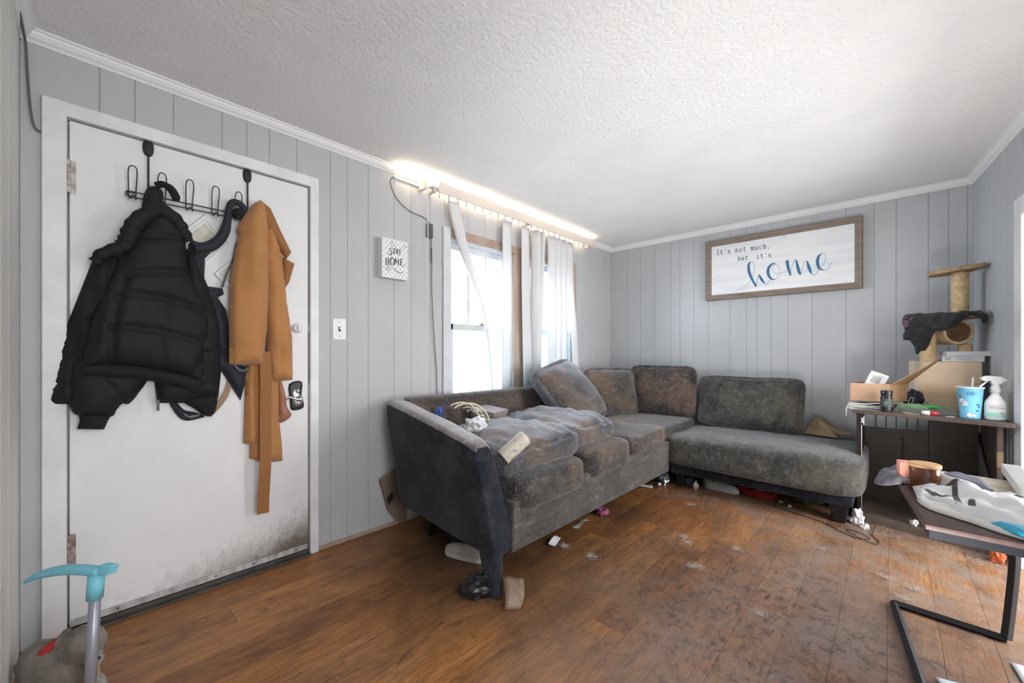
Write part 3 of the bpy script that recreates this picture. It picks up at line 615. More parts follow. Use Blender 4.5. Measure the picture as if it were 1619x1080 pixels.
for y in (.163, .258, .354, .451, .543):
    P = [(.034, y-.011, 1.780), (.036, y-.012, 1.82), (.050, y-.014, 1.88), (.053, y-.010, 1.903), (.053, y, 1.909), (.053, y+.010, 1.903), (.050, y+.014, 1.88), (.036, y+.012, 1.82), (.034, y+.011, 1.780)]
    m = MB().tube(spline(P, 5), .0025, 7)
    m.tube(spline([(.034, y-.011, 1.775), (.055, y-.010, 1.770), (.062, y, 1.785), (.055, y+.010, 1.770), (.034, y+.011, 1.775)], 5), .0025, 7)
    put(rk, m.build('hook', M_dark, smooth=True))

# ------------------------------------------------------------ garments on the rack
M_puff = mat('black_puffer_shell', (.014, .0145, .016), .68, (.020, .020, .022), 5, bump=.25, bscale=45, spec=.2)
M_rib = mat('black_rib_knit', (.011, .011, .012), .85, bump=.6, bscale=90, bstretch=(1, 3, .2))
M_navy = mat('navy_bag_cloth', (.014, .017, .026), .7, bump=.3, bscale=60, sheen=.1)
M_camel = mat('camel_wool', (.46, .215, .075), .85, (.42, .19, .062), 5, bump=.25, bscale=120, sheen=.25)
M_camel2 = mat('camel_lining', (.30, .13, .045), .8, bump=.2, bscale=100)
RJ = (0, .25, 1.3)
bag = empty('shoulder_bag', 'navy padded carrier with thick shoulder strap hanging behind the puffer jacket', 'bag', (.02, .46, 1.5))
put(bag, relief('body', [(.36, 1.649), (.414, 1.639), (.455, 1.622), (.418, 1.567), (.414, 1.441), (.487, 1.437), (.492, 1.408), (.468, 1.390), (.501, 1.334), (.51, 1.271), (.524, 1.097), (.57, 1.06), (.590, 1.052), (.585, .986), (.561, .885), (.52, .96), (.483, 1.033), (.457, 1.0), (.40, .95), (.30, 1.0), (.30, 1.3)], .035, M_navy, base=.003, smooth_outline=False, seams=[[(.30, 1.40), (.50, 1.30)], [(.30, 1.2), (.52, 1.12)]], seam_d=.01))
m = MB(); P = spline([(.05, .575, 1.80), (.058, .555, 1.845), (.06, .520, 1.852), (.058, .502, 1.82), (.052, .497, 1.765), (.048, .488, 1.71), (.045, .465, 1.66), (.042, .425, 1.62), (.040, .37, 1.60)], 6)
rr = list(np.interp(np.linspace(0, 1, len(P)), [0, .25, .45, .6, 1], [.014, .015, .015, .021, .028])); m.tube(P, rr, 12)
put(bag, m.build('shoulder_strap', M_navy, smooth=True))
m = MB(); ribbon(m, [(.540, 1.665, .010), (.524, 1.582, .008), (.501, 1.514, .007), (.479, 1.437, .010)], lambda a, b, d: (.035+d, a, b), 0, .002)
put(bag, m.build('webbing', M_dark))
put(bag, relief('strap_end', [(.285, .90), (.32, .828), (.355, .808), (.40, .815), (.414, .822), (.38, .845), (.34, .86), (.31, .90)], .018, M_navy, base=.004, step=.01))
put(bag, relief('reflective_tab', [(.335, .845), (.36, .835), (.395, .835), (.385, .825), (.35, .822)], .004, mat('grey_reflector', (.16, .16, .17), .4), base=.021, step=.008, nse=0))
put(bag, MB().tube(spline([(.04, .525, 1.07), (.045, .545, 1.04), (.045, .57, 1.035), (.04, .582, 1.05)], 6), .007, 8).build('buckle_loop', mat('grey_blue_plastic', (.10, .12, .17), .35), smooth=True))
m = MB(); ribbon(m, [(.520, 1.02, .022), (.505, .937, .022), (.470, .875, .024), (.428, .825, .030)], lambda a, b, d: (.012+d+.01*math.sin(b*30), a, b), 0, .003)
tag(m.build('tan_ribbon', mat('tan_ribbon', (.33, .22, .14), .7)), 'narrow tan ribbon hanging between puffer jacket and camel coat', 'ribbon')

jk = empty('puffer_jacket', 'black quilted puffer jacket with ribbed hem hanging on the white door', 'jacket', (.06, .24, 1.72))
put(jk, relief('side_panel', [(.10, 1.54), (.057, 1.532), (.044, 1.492), (.010, 1.362), (-.022, 1.239), (-.037, 1.153), (-.053, 1.044), (-.070, .933), (-.014, .918), (.03, .968), (.06, 1.117), (.12, 1.319), (.16, 1.479)], .045, M_puff, base=.004,
    seams=[[(.0, 1.37), (.1, 1.40)], [(-.03, 1.24), (.08, 1.27)], [(-.05, 1.10), (.05, 1.12)], [(-.06, 1.0), (.03, 1.0)]], folds=lambda a, b: .006*math.sin(a*90+b*10)))
put(jk, relief('sleeve', [(.345, 1.60), (.377, 1.567), (.410, 1.480), (.453, 1.360), (.475, 1.246), (.481, 1.119), (.475, 1.003), (.466, .908), (.410, .902), (.329, .894), (.244, .902), (.235, 1.003), (.30, 1.098), (.31, 1.35)], .06, M_puff, base=.02, smooth_outline=False,
    seams=[[(.40, 1.33), (.48, 1.30)], [(.40, 1.12), (.49, 1.115)], [(.24, .985), (.36, .97), (.48, .99)]], folds=lambda a, b: .005*math.sin(b*38+a*20)))
put(jk, relief('cuff', [(.335, .905), (.377, .862), (.410, .828), (.449, .831), (.462, .920), (.42, .94)], .04, M_rib, base=.022))
put(jk, relief('sleeve', [(-.007, 1.10), (-.018, .965), (-.015, .905), (.010, .872), (.097, .858), (.115, .885), (.133, .909), (.153, .907), (.183, .951), (.21, 1.03), (.087, 1.09)], .06, M_puff, base=.03,
    seams=[[(.05, 1.05), (.10, .98), (.14, .92)]], folds=lambda a, b: .004*math.sin(b*45-a*30)))
put(jk, relief('cuff', [(.006, .888), (.010, .854), (.003, .821), (.078, .809), (.090, .845), (.102, .872), (.05, .885)], .04, M_rib, base=.034, smooth_outline=False))
body = put(jk, relief('body', [(.247, 1.746), (.197, 1.710), (.177, 1.659), (.143, 1.579), (.117, 1.493), (.086, 1.391), (.055, 1.301), (.031, 1.204), (.013, 1.084), (.018, 1.055), (.086, 1.065), (.170, 1.058), (.254, 1.038), (.336, 1.011), (.398, .985), (.412, 1.139), (.424, 1.291), (.400, 1.380), (.352, 1.474), (.340, 1.590), (.336, 1.677), (.306, 1.728)],
    .085, M_puff, base=.05, rad=.09, nse=.003, seams=[[(.19, 1.60), (.247, 1.617), (.306, 1.622)], [(.134, 1.433), (.170, 1.452), (.254, 1.469), (.352, 1.474)], [(.117, 1.346), (.143, 1.364), (.232, 1.358), (.336, 1.334), (.420, 1.301)],
    [(.098, 1.225), (.170, 1.226), (.247, 1.213), (.336, 1.187), (.412, 1.159)], [(.095, 1.083), (.100, 1.225), (.117, 1.346), (.134, 1.42)], [(.412, 1.149), (.368, 1.039)], [(.34, 1.60), (.365, 1.49), (.41, 1.36)]], seam_d=.020, seam_w=.013,
    folds=lambda a, b: .007*math.exp(-((a-.29-(b-1.3)*.1)/.02)**2)-.006*math.exp(-((a-.24+(b-1.2)*.15)/.012)**2)*(1 if b < 1.25 else 0)))
put(jk, relief('hem', [(.010, 1.085), (.010, 1.018), (.055, 1.021), (.150, 1.012), (.232, .999), (.306, .972), (.384, .927), (.404, 1.0), (.336, 1.030), (.254, 1.056), (.170, 1.077), (.086, 1.085)], .055, M_rib, base=.055, smooth_outline=False, rad=.03,
    folds=lambda a, b: .0015*math.sin(a*420)))
m = MB(); P = spline([(.10, .052, 1.49), (.11, .073, 1.525), (.115, .124, 1.562), (.12, .143, 1.597), (.125, .157, 1.645), (.13, .184, 1.693), (.13, .239, 1.738), (.13, .291, 1.715), (.12, .321, 1.672), (.11, .342, 1.63)], 8)
n = len(P); rr = [.020+.010*math.sin(i/n*PI)+.0022*math.sin(i*1.15)+.002*nz((i*.4,0,0),1) for i in range(n)]; rr[0] = .01; rr[-1] = .01; m.tube([(a-.012, b, c-.012) for a, b, c in P], rr, 14)
put(jk, m.build('collar', M_puff, smooth=True))
put(jk, MB().box(.072, .078, .236, .246, .872, .92).build('zip_pull', mat('dark_zip', (.05, .05, .055), .3, metal=.7), bevel=.001))
cp = empty('cap', 'black cap with curved peak hung over the rack above the jacket collar', 'cap', (.06, .24, 1.79))
put(cp, relief('crown', [(.195, 1.70), (.196, 1.784), (.212, 1.836), (.240, 1.848), (.262, 1.83), (.262, 1.76), (.27, 1.72), (.235, 1.70)], .045, mat('cap_cloth', (.014, .014, .015), .8, bump=.3, bscale=80), base=.036, step=.009))
put(cp, MB().tube(spline([(.07, .235, 1.842), (.085, .255, 1.850), (.09, .280, 1.838), (.088, .298, 1.81), (.08, .300, 1.795)], 6), [.008]+[.014]*10+[.016]*10+[.014]*3+[.008], 12).build('peak', M_rib, smooth=True))
c2 = empty('cap', 'small black cap crumpled on the hook beside the camel coat', 'cap', (.06, .54, 1.8))
put(c2, relief('crown', [(.510, 1.795), (.520, 1.822), (.545, 1.835), (.570, 1.815), (.572, 1.79), (.54, 1.782)], .04, mat('cap_felt', (.013, .013, .014), .8), base=.036, step=.008))

ct = empty('camel_coat', 'long camel coloured wool coat with lapels and hanging tie belt', 'coat', (.05, .64, 1.85))
put(ct, relief('coat_skirt', [(.585, 1.10), (.577, .867), (.572, .669), (.599, .659), (.599, .589), (.640, .567), (.69, .552), (.752, .547), (.749, .637), (.734, .787), (.734, 1.018), (.725, 1.116)], .04, M_camel, base=.006, smooth_outline=False,
    folds=lambda a, b: .010*math.sin(a*75+b*1.5)))
put(ct, relief('collar_back', [(.60, 1.84), (.634, 1.895), (.681, 1.862), (.727, 1.760), (.779, 1.656), (.752, 1.612), (.735, 1.64), (.70, 1.69), (.661, 1.75)], .03, M_camel2, base=.055, smooth_outline=False, step=.010))
put(ct, relief('lapel', [(.740, 1.625), (.798, 1.601), (.772, 1.500), (.745, 1.45)], .02, M_camel2, base=.045, smooth_outline=False, step=.010))
put(ct, relief('sleeve', [(.640, 1.70), (.669, 1.82), (.689, 1.801), (.715, 1.727), (.745, 1.614), (.754, 1.508), (.763, 1.401), (.791, 1.215), (.794, .978), (.735, .975), (.675, .983), (.665, 1.243), (.66, 1.45)], .06, M_camel, base=.03, smooth_outline=False, rad=.07,
    seams=[[(.715, 1.50), (.722, 1.25), (.725, .99)], [(.70, 1.62), (.735, 1.60), (.755, 1.60)]], seam_d=.010, seam_w=.010, folds=lambda a, b: .004*math.sin(b*25+a*30)))
put(ct, relief('front_panel', [(.634, 1.893), (.605, 1.87), (.581, 1.836), (.555, 1.78), (.534, 1.727), (.544, 1.700), (.526, 1.618), (.508, 1.474), (.501, 1.295), (.503, 1.066), (.57, 1.063), (.644, 1.060), (.664, 1.243), (.672, 1.45), (.672, 1.62), (.668, 1.80), (.655, 1.875)], .065, M_camel, base=.055, smooth_outline=False, rad=.08,
    seams=[[(.534, 1.70), (.58, 1.700), (.64, 1.70)], [(.55, 1.70), (.585, 1.83)]], seam_d=.006, seam_w=.006, folds=lambda a, b: .008*math.sin((a-.5)*55+b*1.2)*min(1, max(0, (b-1.0)*1.6))))
m = MB(); P = spline([(.651, 1.13), (.655, .865), (.654, .66), (.648, .45), (.645, .312)], 8)
def bf(a, b, d): return (.07+.006*math.sin(b*14)+d, a, b)
ribbon(m, [(a, b, .052) for a, b in P], bf, 0, .006, 0); q = m.build('belt', M_camel2, smooth=False, bevel=.0015); put(ct, q)
put(ct, relief('belt_loop', [(.728, 1.02), (.745, .98), (.765, .899), (.774, .831), (.796, .785), (.743, .751), (.73, .80)], .03, mat('rosy_lining', (.36, .16, .10), .5), base=.008, step=.01, folds=lambda a, b: .004*math.sin(b*80)))
# ------------------------------------------------------------ sectional sofa
def fab(name, a, b, c, sheen=.4, s3=3.2, t3=(.48, .62), sc=7, pale=(.24, .22, .21), pa=.5):
    """matted microfibre: cloudy wear, stains, fine lint"""
    m = mat(name, a, .95, b, sc, thr=(.36, .60), bump=.7, bscale=140, sheen=sheen, spec=.1, col3=c, s3=s3, t3=t3, detail=12)
    nt = m.node_tree; N = nt.nodes; L = nt.links; bs = N['Principled BSDF']; tc = N.new('ShaderNodeTexCoord'); src = bs.inputs['Base Color'].links[0].from_socket
    for sc_, st, lo, hi, amt, colr in ((70, (1, 1, 1), .52, .66, pa, pale), (24, (1, .3, 1), .52, .66, pa*.9, pale), (15, (1, 1, 1), .56, .68, .6, (a[0]*.35, a[1]*.34, a[2]*.35))):
        mp = N.new('ShaderNodeMapping'); mp.inputs['Scale'].default_value = st; mp.inputs['Rotation'].default_value = (0, 0, .4); L.new(tc.outputs['Object'], mp.inputs[0])
        n = N.new('ShaderNodeTexNoise'); n.inputs['Scale'].default_value = sc_; n.inputs['Detail'].default_value = 8; n.inputs['Roughness'].default_value = .75; L.new(mp.outputs[0], n.inputs['Vector'])
        r = N.new('ShaderNodeMapRange'); r.inputs[1].default_value = lo; r.inputs[2].default_value = hi; r.inputs[4].default_value = amt; L.new(n.outputs[0], r.inputs[0])
        mx = N.new('ShaderNodeMix'); mx.data_type = 'RGBA'; mx.inputs[7].default_value = (*colr, 1); L.new(src, mx.inputs[6]); L.new(r.outputs[0], mx.inputs[0]); src = mx.outputs[2]
    L.new(src, bs.inputs['Base Color']); return m
F_seat = fab('worn_grey_suede', (.060, .052, .047), (.028, .025, .024), (.110, .066, .038), .3)
F_arm = fab('shaded_slate_suede', (.019, .0225, .032), (.011, .0135, .021), (.036, .037, .044), .12, pale=(.085, .088, .10), pa=.35)  # same fabric as the seats, weaker light painted in as dark slate
F_rail = fab('pale_grey_suede', (.090, .083, .076), (.042, .040, .038), (.062, .048, .039), .25, sc=4)
F_back = fab('brown_suede', (.070, .053, .047), (.045, .034, .032), (.10, .072, .058), .3)
F_chaise = fab('lit_olive_suede', (.062, .060, .053), (.030, .030, .028), (.095, .086, .07), .35, sc=9, pale=(.20, .195, .18))  # same fabric again, the olive tint stands for the light on it
F_pil = fab('mottled_grey_cushion', (.085, .072, .063), (.038, .035, .034), (.13, .085, .056), .4)
F_pil2 = fab('mottled_brown_cushion', (.062, .048, .041), (.028, .025, .024), (.125, .075, .055), .3, sc=9)
F_blue = fab('blue_grey_cushion', (.082, .077, .086), (.036, .035, .043), (.105, .072, .056), .55)
F_top = fab('lit_fluffy_arm_top', (.17, .14, .13), (.10, .075, .065), (.22, .20, .20), .8, pale=(.42, .40, .40), pa=.8)
M_leg = mat('dark_leg', (.012, .012, .014), .35)
sofa = empty('sectional_sofa', 'large worn grey L-shaped sofa with chaise under the window', 'sofa', (1.0, 2.2, 0))
# arm: loft of rounded sections
def arm():
    vs = []; fs = []; NS, NR = 26, 44
    for i in range(NS):
        s = i/(NS-1); e = 0 if 0 < i < NS-1 else 1
        ss = min(1, max(0, s))
        for j in range(NR):
            a = 2*PI*j/NR; ca, sa = math.cos(a), math.sin(a)
            p = 5.0; r = (abs(ca)**p+abs(sa)**p)**(1/p); u, v = ca/r, sa/r
            edge = 1 if 1 < i < NS-2 else (.93 if i in (1, NS-2) else .80)
            u *= edge; v = v*(1-(1-edge)*.35)
            zt = .835-.010*ss-.115*ss**1.25; zb = .195-.025*ss
            z = (zt+zb)/2+v*(zt-zb)/2; t = (z-.17)/.62
            xb = .20-.13*t**1.6; xf = 1.075-.075*max(0, t)**1.3
            x = xb+(xf-xb)*ss
            yc = 1.405-.055*ss; th = .085-.012*ss
            y = yc+u*th-.095*ss*max(0, t)**1.2-.02*(1-ss)*max(0, t)
            d = nz((x, y, z), 5, 3)*.008
            vs.append((x, y+d*u, z+d*.5*v))
    for i in range(NS-1):
        for j in range(NR): fs.append((i*NR+j, i*NR+(j+1) % NR, (i+1)*NR+(j+1) % NR, (i+1)*NR+j))
    fs += [tuple(range(NR))[::-1], tuple((NS-1)*NR+j for j in range(NR))]
    return mesh('arm', vs, fs, F_arm, smooth=True)
a_ = put(sofa, arm()); b = a_.modifiers.new('b', 'BEVEL'); b.width = .012; b.segments = 3; b.limit_method = 'ANGLE'; b.angle_limit = math.radians(50)
a_.data.materials.append(F_top)      # fluffy top face of the arm, light on it painted as paler fabric
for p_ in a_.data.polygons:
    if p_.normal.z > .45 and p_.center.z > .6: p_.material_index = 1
# back rest along the window wall, slight slope
m = MB(); m.hexa([(.16, 1.40, .16), (.36, 1.40, .16), (.36, 4.12, .16), (.16, 4.12, .16)], [(.12, 1.40, .845), (.215, 1.40, .838), (.215, 4.12, .850), (.12, 4.12, .850)])
put(sofa, m.build('backrest', F_back, bevel=.028, seg=4))
m = MB(); ribbon(m, [(2.268, .648, .030), (2.40, .658, .036), (2.508, .673, .030)], lambda a, b, d: (.366-(b-.16)*.2125+d, a, b), .004, .008, 4)
put(sofa, m.build('patch', mat('tan_patch', (.36, .24, .17), .8, (.28, .18, .12), 20)))
m = MB().box(.30, 1.0, 1.47, 4.12, .15, .33); put(sofa, m.build('base', F_arm, bevel=.01))
m = MB(); m.hexa([(.985, 1.44, .150), (1.045, 1.44, .150), (1.045, 3.34, .150), (.985, 3.34, .150)], [(.985, 1.44, .40), (1.055, 1.44, .40), (1.055, 3.34, .40), (.985, 3.34, .40)])
put(sofa, m.build('front_rail', F_rail, bevel=.012, seg=3))
def cush(name, x0, x1, y0, y1, z0, z1, mt, **k):
    k.setdefault('n', 22)
    return put(sofa, soft_box(name, ((x1-x0)/2, (y1-y0)/2, (z1-z0)/2), mt, M=TRS(((x0+x1)/2, (y0+y1)/2, (z0+z1)/2), k.pop('rot', (0, 0, 0))), **k))
cush('seat_cushion', .36, 1.085, 1.445, 2.075, .325, .515, F_seat, puff=.05, seed=1, p=7)
cush('seat_cushion', .36, 1.075, 2.075, 2.66, .340, .535, F_seat, puff=.06, seed=2, p=7)
cush('seat_cushion', .36, 1.075, 2.66, 3.24, .395, .535, F_seat, puff=.12, seed=3, p=8, rot=(1.5, 0, 0))
cush('corner_cushion', .34, 1.02, 3.22, 4.10, .36, .515, F_seat, puff=.12, seed=4, p=8)
cush('chaise_cushion', .985, 2.265, 3.285, 4.20, .205, .455, F_chaise, puff=.10, seed=5, p=8, n=30, nse=.008, shape=lambda x, y, z: (x, y, z*(1+.05*x)-.012*max(0, x)))
m = MB().box(1.03, 2.205, 3.40, 4.15, .125, .225); put(sofa, m.build('chaise_base', F_arm, bevel=.012, seg=3))
def leg(x, y, h, w, t=.6):
    m = MB(); m.hexa([(x-w*t/2, y-w*t/2, 0), (x+w*t/2, y-w*t/2, 0), (x+w*t/2, y+w*t/2, 0), (x-w*t/2, y+w*t/2, 0)], [(x-w/2, y-w/2, h), (x+w/2, y-w/2, h), (x+w/2, y+w/2, h), (x-w/2, y+w/2, h)])
    put(sofa, m.build('leg', M_leg, bevel=.006))
leg(2.13, 3.475, .13, .11); leg(1.08, 3.50, .13, .08); leg(2.12, 4.08, .13, .09); leg(.30, 1.50, .17, .08); leg(.28, 4.05, .17, .08)
# front arm leg: fabric runs down into a curved foot
m = MB(); P = spline([(1.005, 1.335, .24), (1.01, 1.335, .15), (1.03, 1.330, .08), (1.055, 1.320, .02), (1.062, 1.316, .0)], 5); n = len(P)
m.tube(P, [.075-.048*(i/(n-1))**.55 for i in range(n)], 14); put(sofa, m.build('leg', F_arm, smooth=True))
# wisps of pet hair on the sofa
def wisps(name, spots, mt, w=.0006, seed=0, **kw):
    rnd = random.Random(seed); vs = []; fs = []
    for (c, spread, cnt, length, lift) in spots:
        for _ in range(cnt):
            p = Vector((c[0]+rnd.gauss(0, spread[0]), c[1]+rnd.gauss(0, spread[1]), c[2]+abs(rnd.gauss(0, spread[2]))))
            d = Vector((rnd.gauss(0, 1), rnd.gauss(0, 1), rnd.gauss(0, .5)*lift)).normalized(); L = length*rnd.uniform(.5, 1.4); q = d.cross(Vector((rnd.random(), rnd.random(), 1))).normalized()
            n0 = len(vs)
            for k in range(4):
                vs += [tuple(p-q*w), tuple(p+q*w)]; p = p+d*L/3; d = (d+Vector((rnd.gauss(0, .5), rnd.gauss(0, .5), rnd.gauss(0, .3)*lift))).normalized()
                if p.z < .001: p.z = .001
            for k in range(3): a = n0+2*k; fs.append((a, a+1, a+3, a+2))
    return mesh(name, vs, fs, mt)
M_hair = mat('pet_hair', (.55, .53, .50), .9)
sp_ = []
for i in range(26): s = i/25; sp_.append(((.10+.9*s, 1.36-.13*s, .845-.115*s**1.25), (.03, .035, .002), 22, .022, .5))
for i in range(18): s = i/17; sp_.append(((1.085, 1.435, .20+.48*s), (.004, .008, .012), 5, .022, 1))
for i in range(24): sp_.append(((random.uniform(.5, 1.0), random.uniform(1.55, 3.2), .61-.03*random.random()), (.06, .06, .004), 10, .02, .3))
for i in range(46): sp_.append(((random.uniform(1.1, 2.2), random.uniform(3.32, 4.0), .485), (.08, .06, .003), 10, .02, .25))
for i in range(14): sp_.append(((random.uniform(1.1, 2.25), 3.283, random.uniform(.22, .42)), (.03, .002, .03), 3, .035, 1))
h = put(sofa, wisps('pet_hair', sp_, M_hair, .0003, 3)); h['kind'] = 'stuff'

# loose cushions
def loose(name, half, loc, rot, mt, label, seed, cat='cushion', **k):
    M = Euler([math.radians(a) for a in rot], 'XYZ').to_matrix().to_4x4()
    o = soft_box(name, half, mt, M=M, seed=seed, **k); o.location = loc
    return tag(o, label, cat)
loose('sofa_cushion', (.345, .325, .088), (.685, 1.765, .585), (3, 3, -3), F_blue, 'grey seat cushion lying loose nearest the sofa arm', 21, puff=.22, pinch=.35, p=8, nse=.020, wrinkle=.035, n=26)
loose('sofa_cushion', (.335, .26, .082), (.660, 2.315, .608), (3, 2, -4), F_blue, 'grey seat cushion lying loose next to the tilted pillow', 22, puff=.25, pinch=.35, p=8, nse=.018, wrinkle=.035, n=26)
R_ = Euler((0, math.radians(54), math.radians(-6))).to_matrix() @ Matrix.Rotation(math.radians(16), 3, 'Z')
def pillow(name, half, loc, R, mt, label, seed, **k):
    o = soft_box(name, half, mt, M=R.to_4x4(), seed=seed, **k); o.location = loc; return tag(o, label, 'pillow')
pillow('throw_pillow', (.31, .30, .095), (.47, 2.74, .79), R_, F_blue, 'grey pillow tilted on its corner against the sofa back below the window', 23, puff=.35, pinch=.50, p=5, nse=.014, n=24)
pillow('throw_pillow', (.26, .33, .08), (.34, 3.63, .735), Euler((0, math.radians(78), math.radians(-22))).to_matrix(), F_pil, 'slumped grey-brown pillow in the corner between tilted and square pillows', 24, puff=.45, pinch=.6, p=5, nse=.016, n=24)
pillow('throw_pillow', (.345, .265, .08), (.695, 4.00, .745), Euler((math.radians(82), 0, math.radians(3))).to_matrix(), F_pil2, 'square brown-stained pillow standing against the far wall', 25, puff=.45, pinch=.5, p=6, nse=.012, n=24)
pillow('back_cushion', (.415, .235, .075), (1.465, 4.03, .685), Euler((math.radians(78), 0, 0)).to_matrix(), F_chaise, 'wide dark grey back cushion leaning on the far wall above the chaise', 26, puff=.35, pinch=.35, p=8, nse=.012, n=26)

# ------------------------------------------------------------ things on the sofa
ms = empty('moon_shelf', 'cream crescent moon cut-out wall decoration lying inside the sofa arm', 'decoration', (.50, 1.66, .70))
def arc(r, cy, cz, a0, a1, n=20): return [(cy+r*math.cos(math.radians(a0+(a1-a0)*i/n)), cz+r*math.sin(math.radians(a0+(a1-a0)*i/n))) for i in range(n+1)]
M_cream = mat('cream_wood', (.72, .66, .50), .5)
Rm = TRS((.42, 1.70, .67), (0, -12, -42))
def moonf(a, b, d): return tuple(Rm @ Vector((d, a, b)))
m = MB()
out = arc(.135, 0, 0, -70, 130, 28); inn = arc(.118, -.045, .022, -80, 125, 28)
for L_, w in ((out, .008), (inn, .007), (arc(.108, 0, 0, -60, 108, 22), .004)): ribbon(m, [(a, b, w) for a, b in L_], moonf, 0, .008, 0)
put(ms, m.build('crescent_frame', M_cream))
m = MB(); rnd = random.Random(5)
for i in range(4, 27): a = out[i]; b = inn[min(28, i+rnd.choice((-1, 0, 1)))]; ribbon(m, [(a[0]*.93, a[1]*.93, .0035), (b[0]*1.03, b[1]*1.03, .0035)], moonf, 0, .006, 0)
for i in range(26):
    t = math.radians(rnd.uniform(-45, 95)); r = rnd.uniform(.085, .118); c = (r*math.cos(t), r*math.sin(t)); ribbon(m, [(c[0]+.006*math.cos(q), c[1]+.006*math.sin(q), .0025) for q in np.linspace(0, 2*PI, 9)], moonf, 0, .006, 0)
put(ms, m.build('lattice', M_cream))
def pbox(name, dims, loc, rot, mt, label, cat, bev=.002, extra=None):
    m = MB().box(-dims[0]/2, dims[0]/2, -dims[1]/2, dims[1]/2, 0, dims[2]); o = m.build(name, mt, bevel=bev); o.location = loc; o.rotation_euler = [math.radians(a) for a in rot]
    if label: tag(o, label, cat)
    return o
b1 = pbox('shoe_box', (.17, .20, .115), (.36, 1.93, .625), (0, 8, 18), mat('dusty_brown_box', (.20, .155, .15), .7, (.27, .23, .22), 6), 'dusty brown box on the sofa beside the moon decoration', 'box')
MB().box(-.09, .09, -.104, .104, .090, .120).build('lid', mat('dusty_brown_lid', (.23, .185, .18), .7), b1, bevel=.002)
b2 = pbox('small_box', (.15, .14, .055), (.52, 1.83, .640), (4, 2, 10), mat('dusty_grey_box', (.17, .14, .14), .7, (.25, .22, .21), 6), 'small flat brown box in front of the larger box on the sofa', 'box')
MB().box(-.072, .072, -.0715, -.070, .003, .050).build('side_label', mat('pale_label', (.45, .43, .42), .7), b2)
rl = tag(MB().lathe([(.0, 0), (.045, 0), (.047, .004), (.046, .17), (.047, .185), (.040, .196), (.018, .198), (.016, .10)], 28, caps=False).build('paper_roll', mat('patterned_cream_roll', (.62, .56, .48), .7, (.34, .33, .34), 28, thr=(.55, .62)), smooth=True), 'cream patterned cylinder propped between sofa arm and loose cushion', 'canister')
rl.location = (.97, 1.45, .600); rl.rotation_euler = (math.radians(-52), math.radians(8), math.radians(-20)); rl.scale = (.86, .86, .80)
def crumple(name, loc, r, mt, label, cat, seed, flat=.6, n=3, amp=.45, rot=0):
    bm = bmesh.new(); bmesh.ops.create_icosphere(bm, subdivisions=n, radius=1)
    for v in bm.verts:
        d = 1+amp*noise.noise(v.co*1.7+Vector((seed, 0, 0)))+amp*.6*noise.noise(v.co*4+Vector((0, seed, 0))); v.co = Vector((v.co.x*r[0]*d, v.co.y*r[1]*d, max(-.85, v.co.z*d)*r[2]))
    z = min(v.co.z for v in bm.verts)
    for v in bm.verts: v.co.z -= z
    me = bpy.data.meshes.new(name); bm.to_mesh(me); bm.free(); me.materials.append(mt)
    o = bpy.data.objects.new(name, me); link(o); o.location = loc; o.rotation_euler = (0, 0, rot)
    return tag(o, label, cat)
M_paper = mat('crumpled_paper', (.66, .66, .68), .8); M_foil = mat('silver_foil', (.45, .48, .55), .25, metal=.8)
crumple('paper_wad', (.60, 1.60, .66), (.075, .06, .045), M_paper, 'crumpled white paper tucked behind the sofa arm', 'paper', 3)
crumple('blue_wrapper', (.30, 1.56, .72), (.025, .025, .035), mat('blue_wrap', (.03, .09, .35), .4), 'small crumpled blue wrapper behind the sofa arm', 'wrapper', 8)
# folded paper bag lying on the chaise behind
pb = empty('paper_bag', 'folded brown paper bag lying on the chaise against the far wall', 'bag', (1.97, 4.13, .49))
m = MB(); m.hexa([(1.86, 4.02, .475), (2.08, 3.99, .470), (2.10, 4.20, .475), (1.88, 4.22, .475)], [(1.93, 4.10, .60), (1.975, 4.095, .595), (1.985, 4.14, .60), (1.94, 4.15, .60)])
put(pb, m.build('bag_body', mat('kraft_paper', (.34, .245, .14), .75, (.26, .18, .10), 8), bevel=.003))
for k in range(4):
    a = .045*k; m = MB(); m.hexa([(1.96+a*.3, 4.05, .50-.002*k), (2.13+a*.2, 4.06, .478+.006*k), (2.13+a*.2, 4.18, .478+.006*k), (1.96, 4.18, .50)], [(1.955, 4.06, .588-.018*k), (2.13+a*.2, 4.07, .484+.006*k), (2.13+a*.2, 4.17, .484+.006*k), (1.955, 4.16, .588-.018*k)])
    put(pb, m.build('fold', mat('kraft_fold_%d' % k, (.36-.03*k, .27-.02*k, .16-.01*k), .75), bevel=.001))
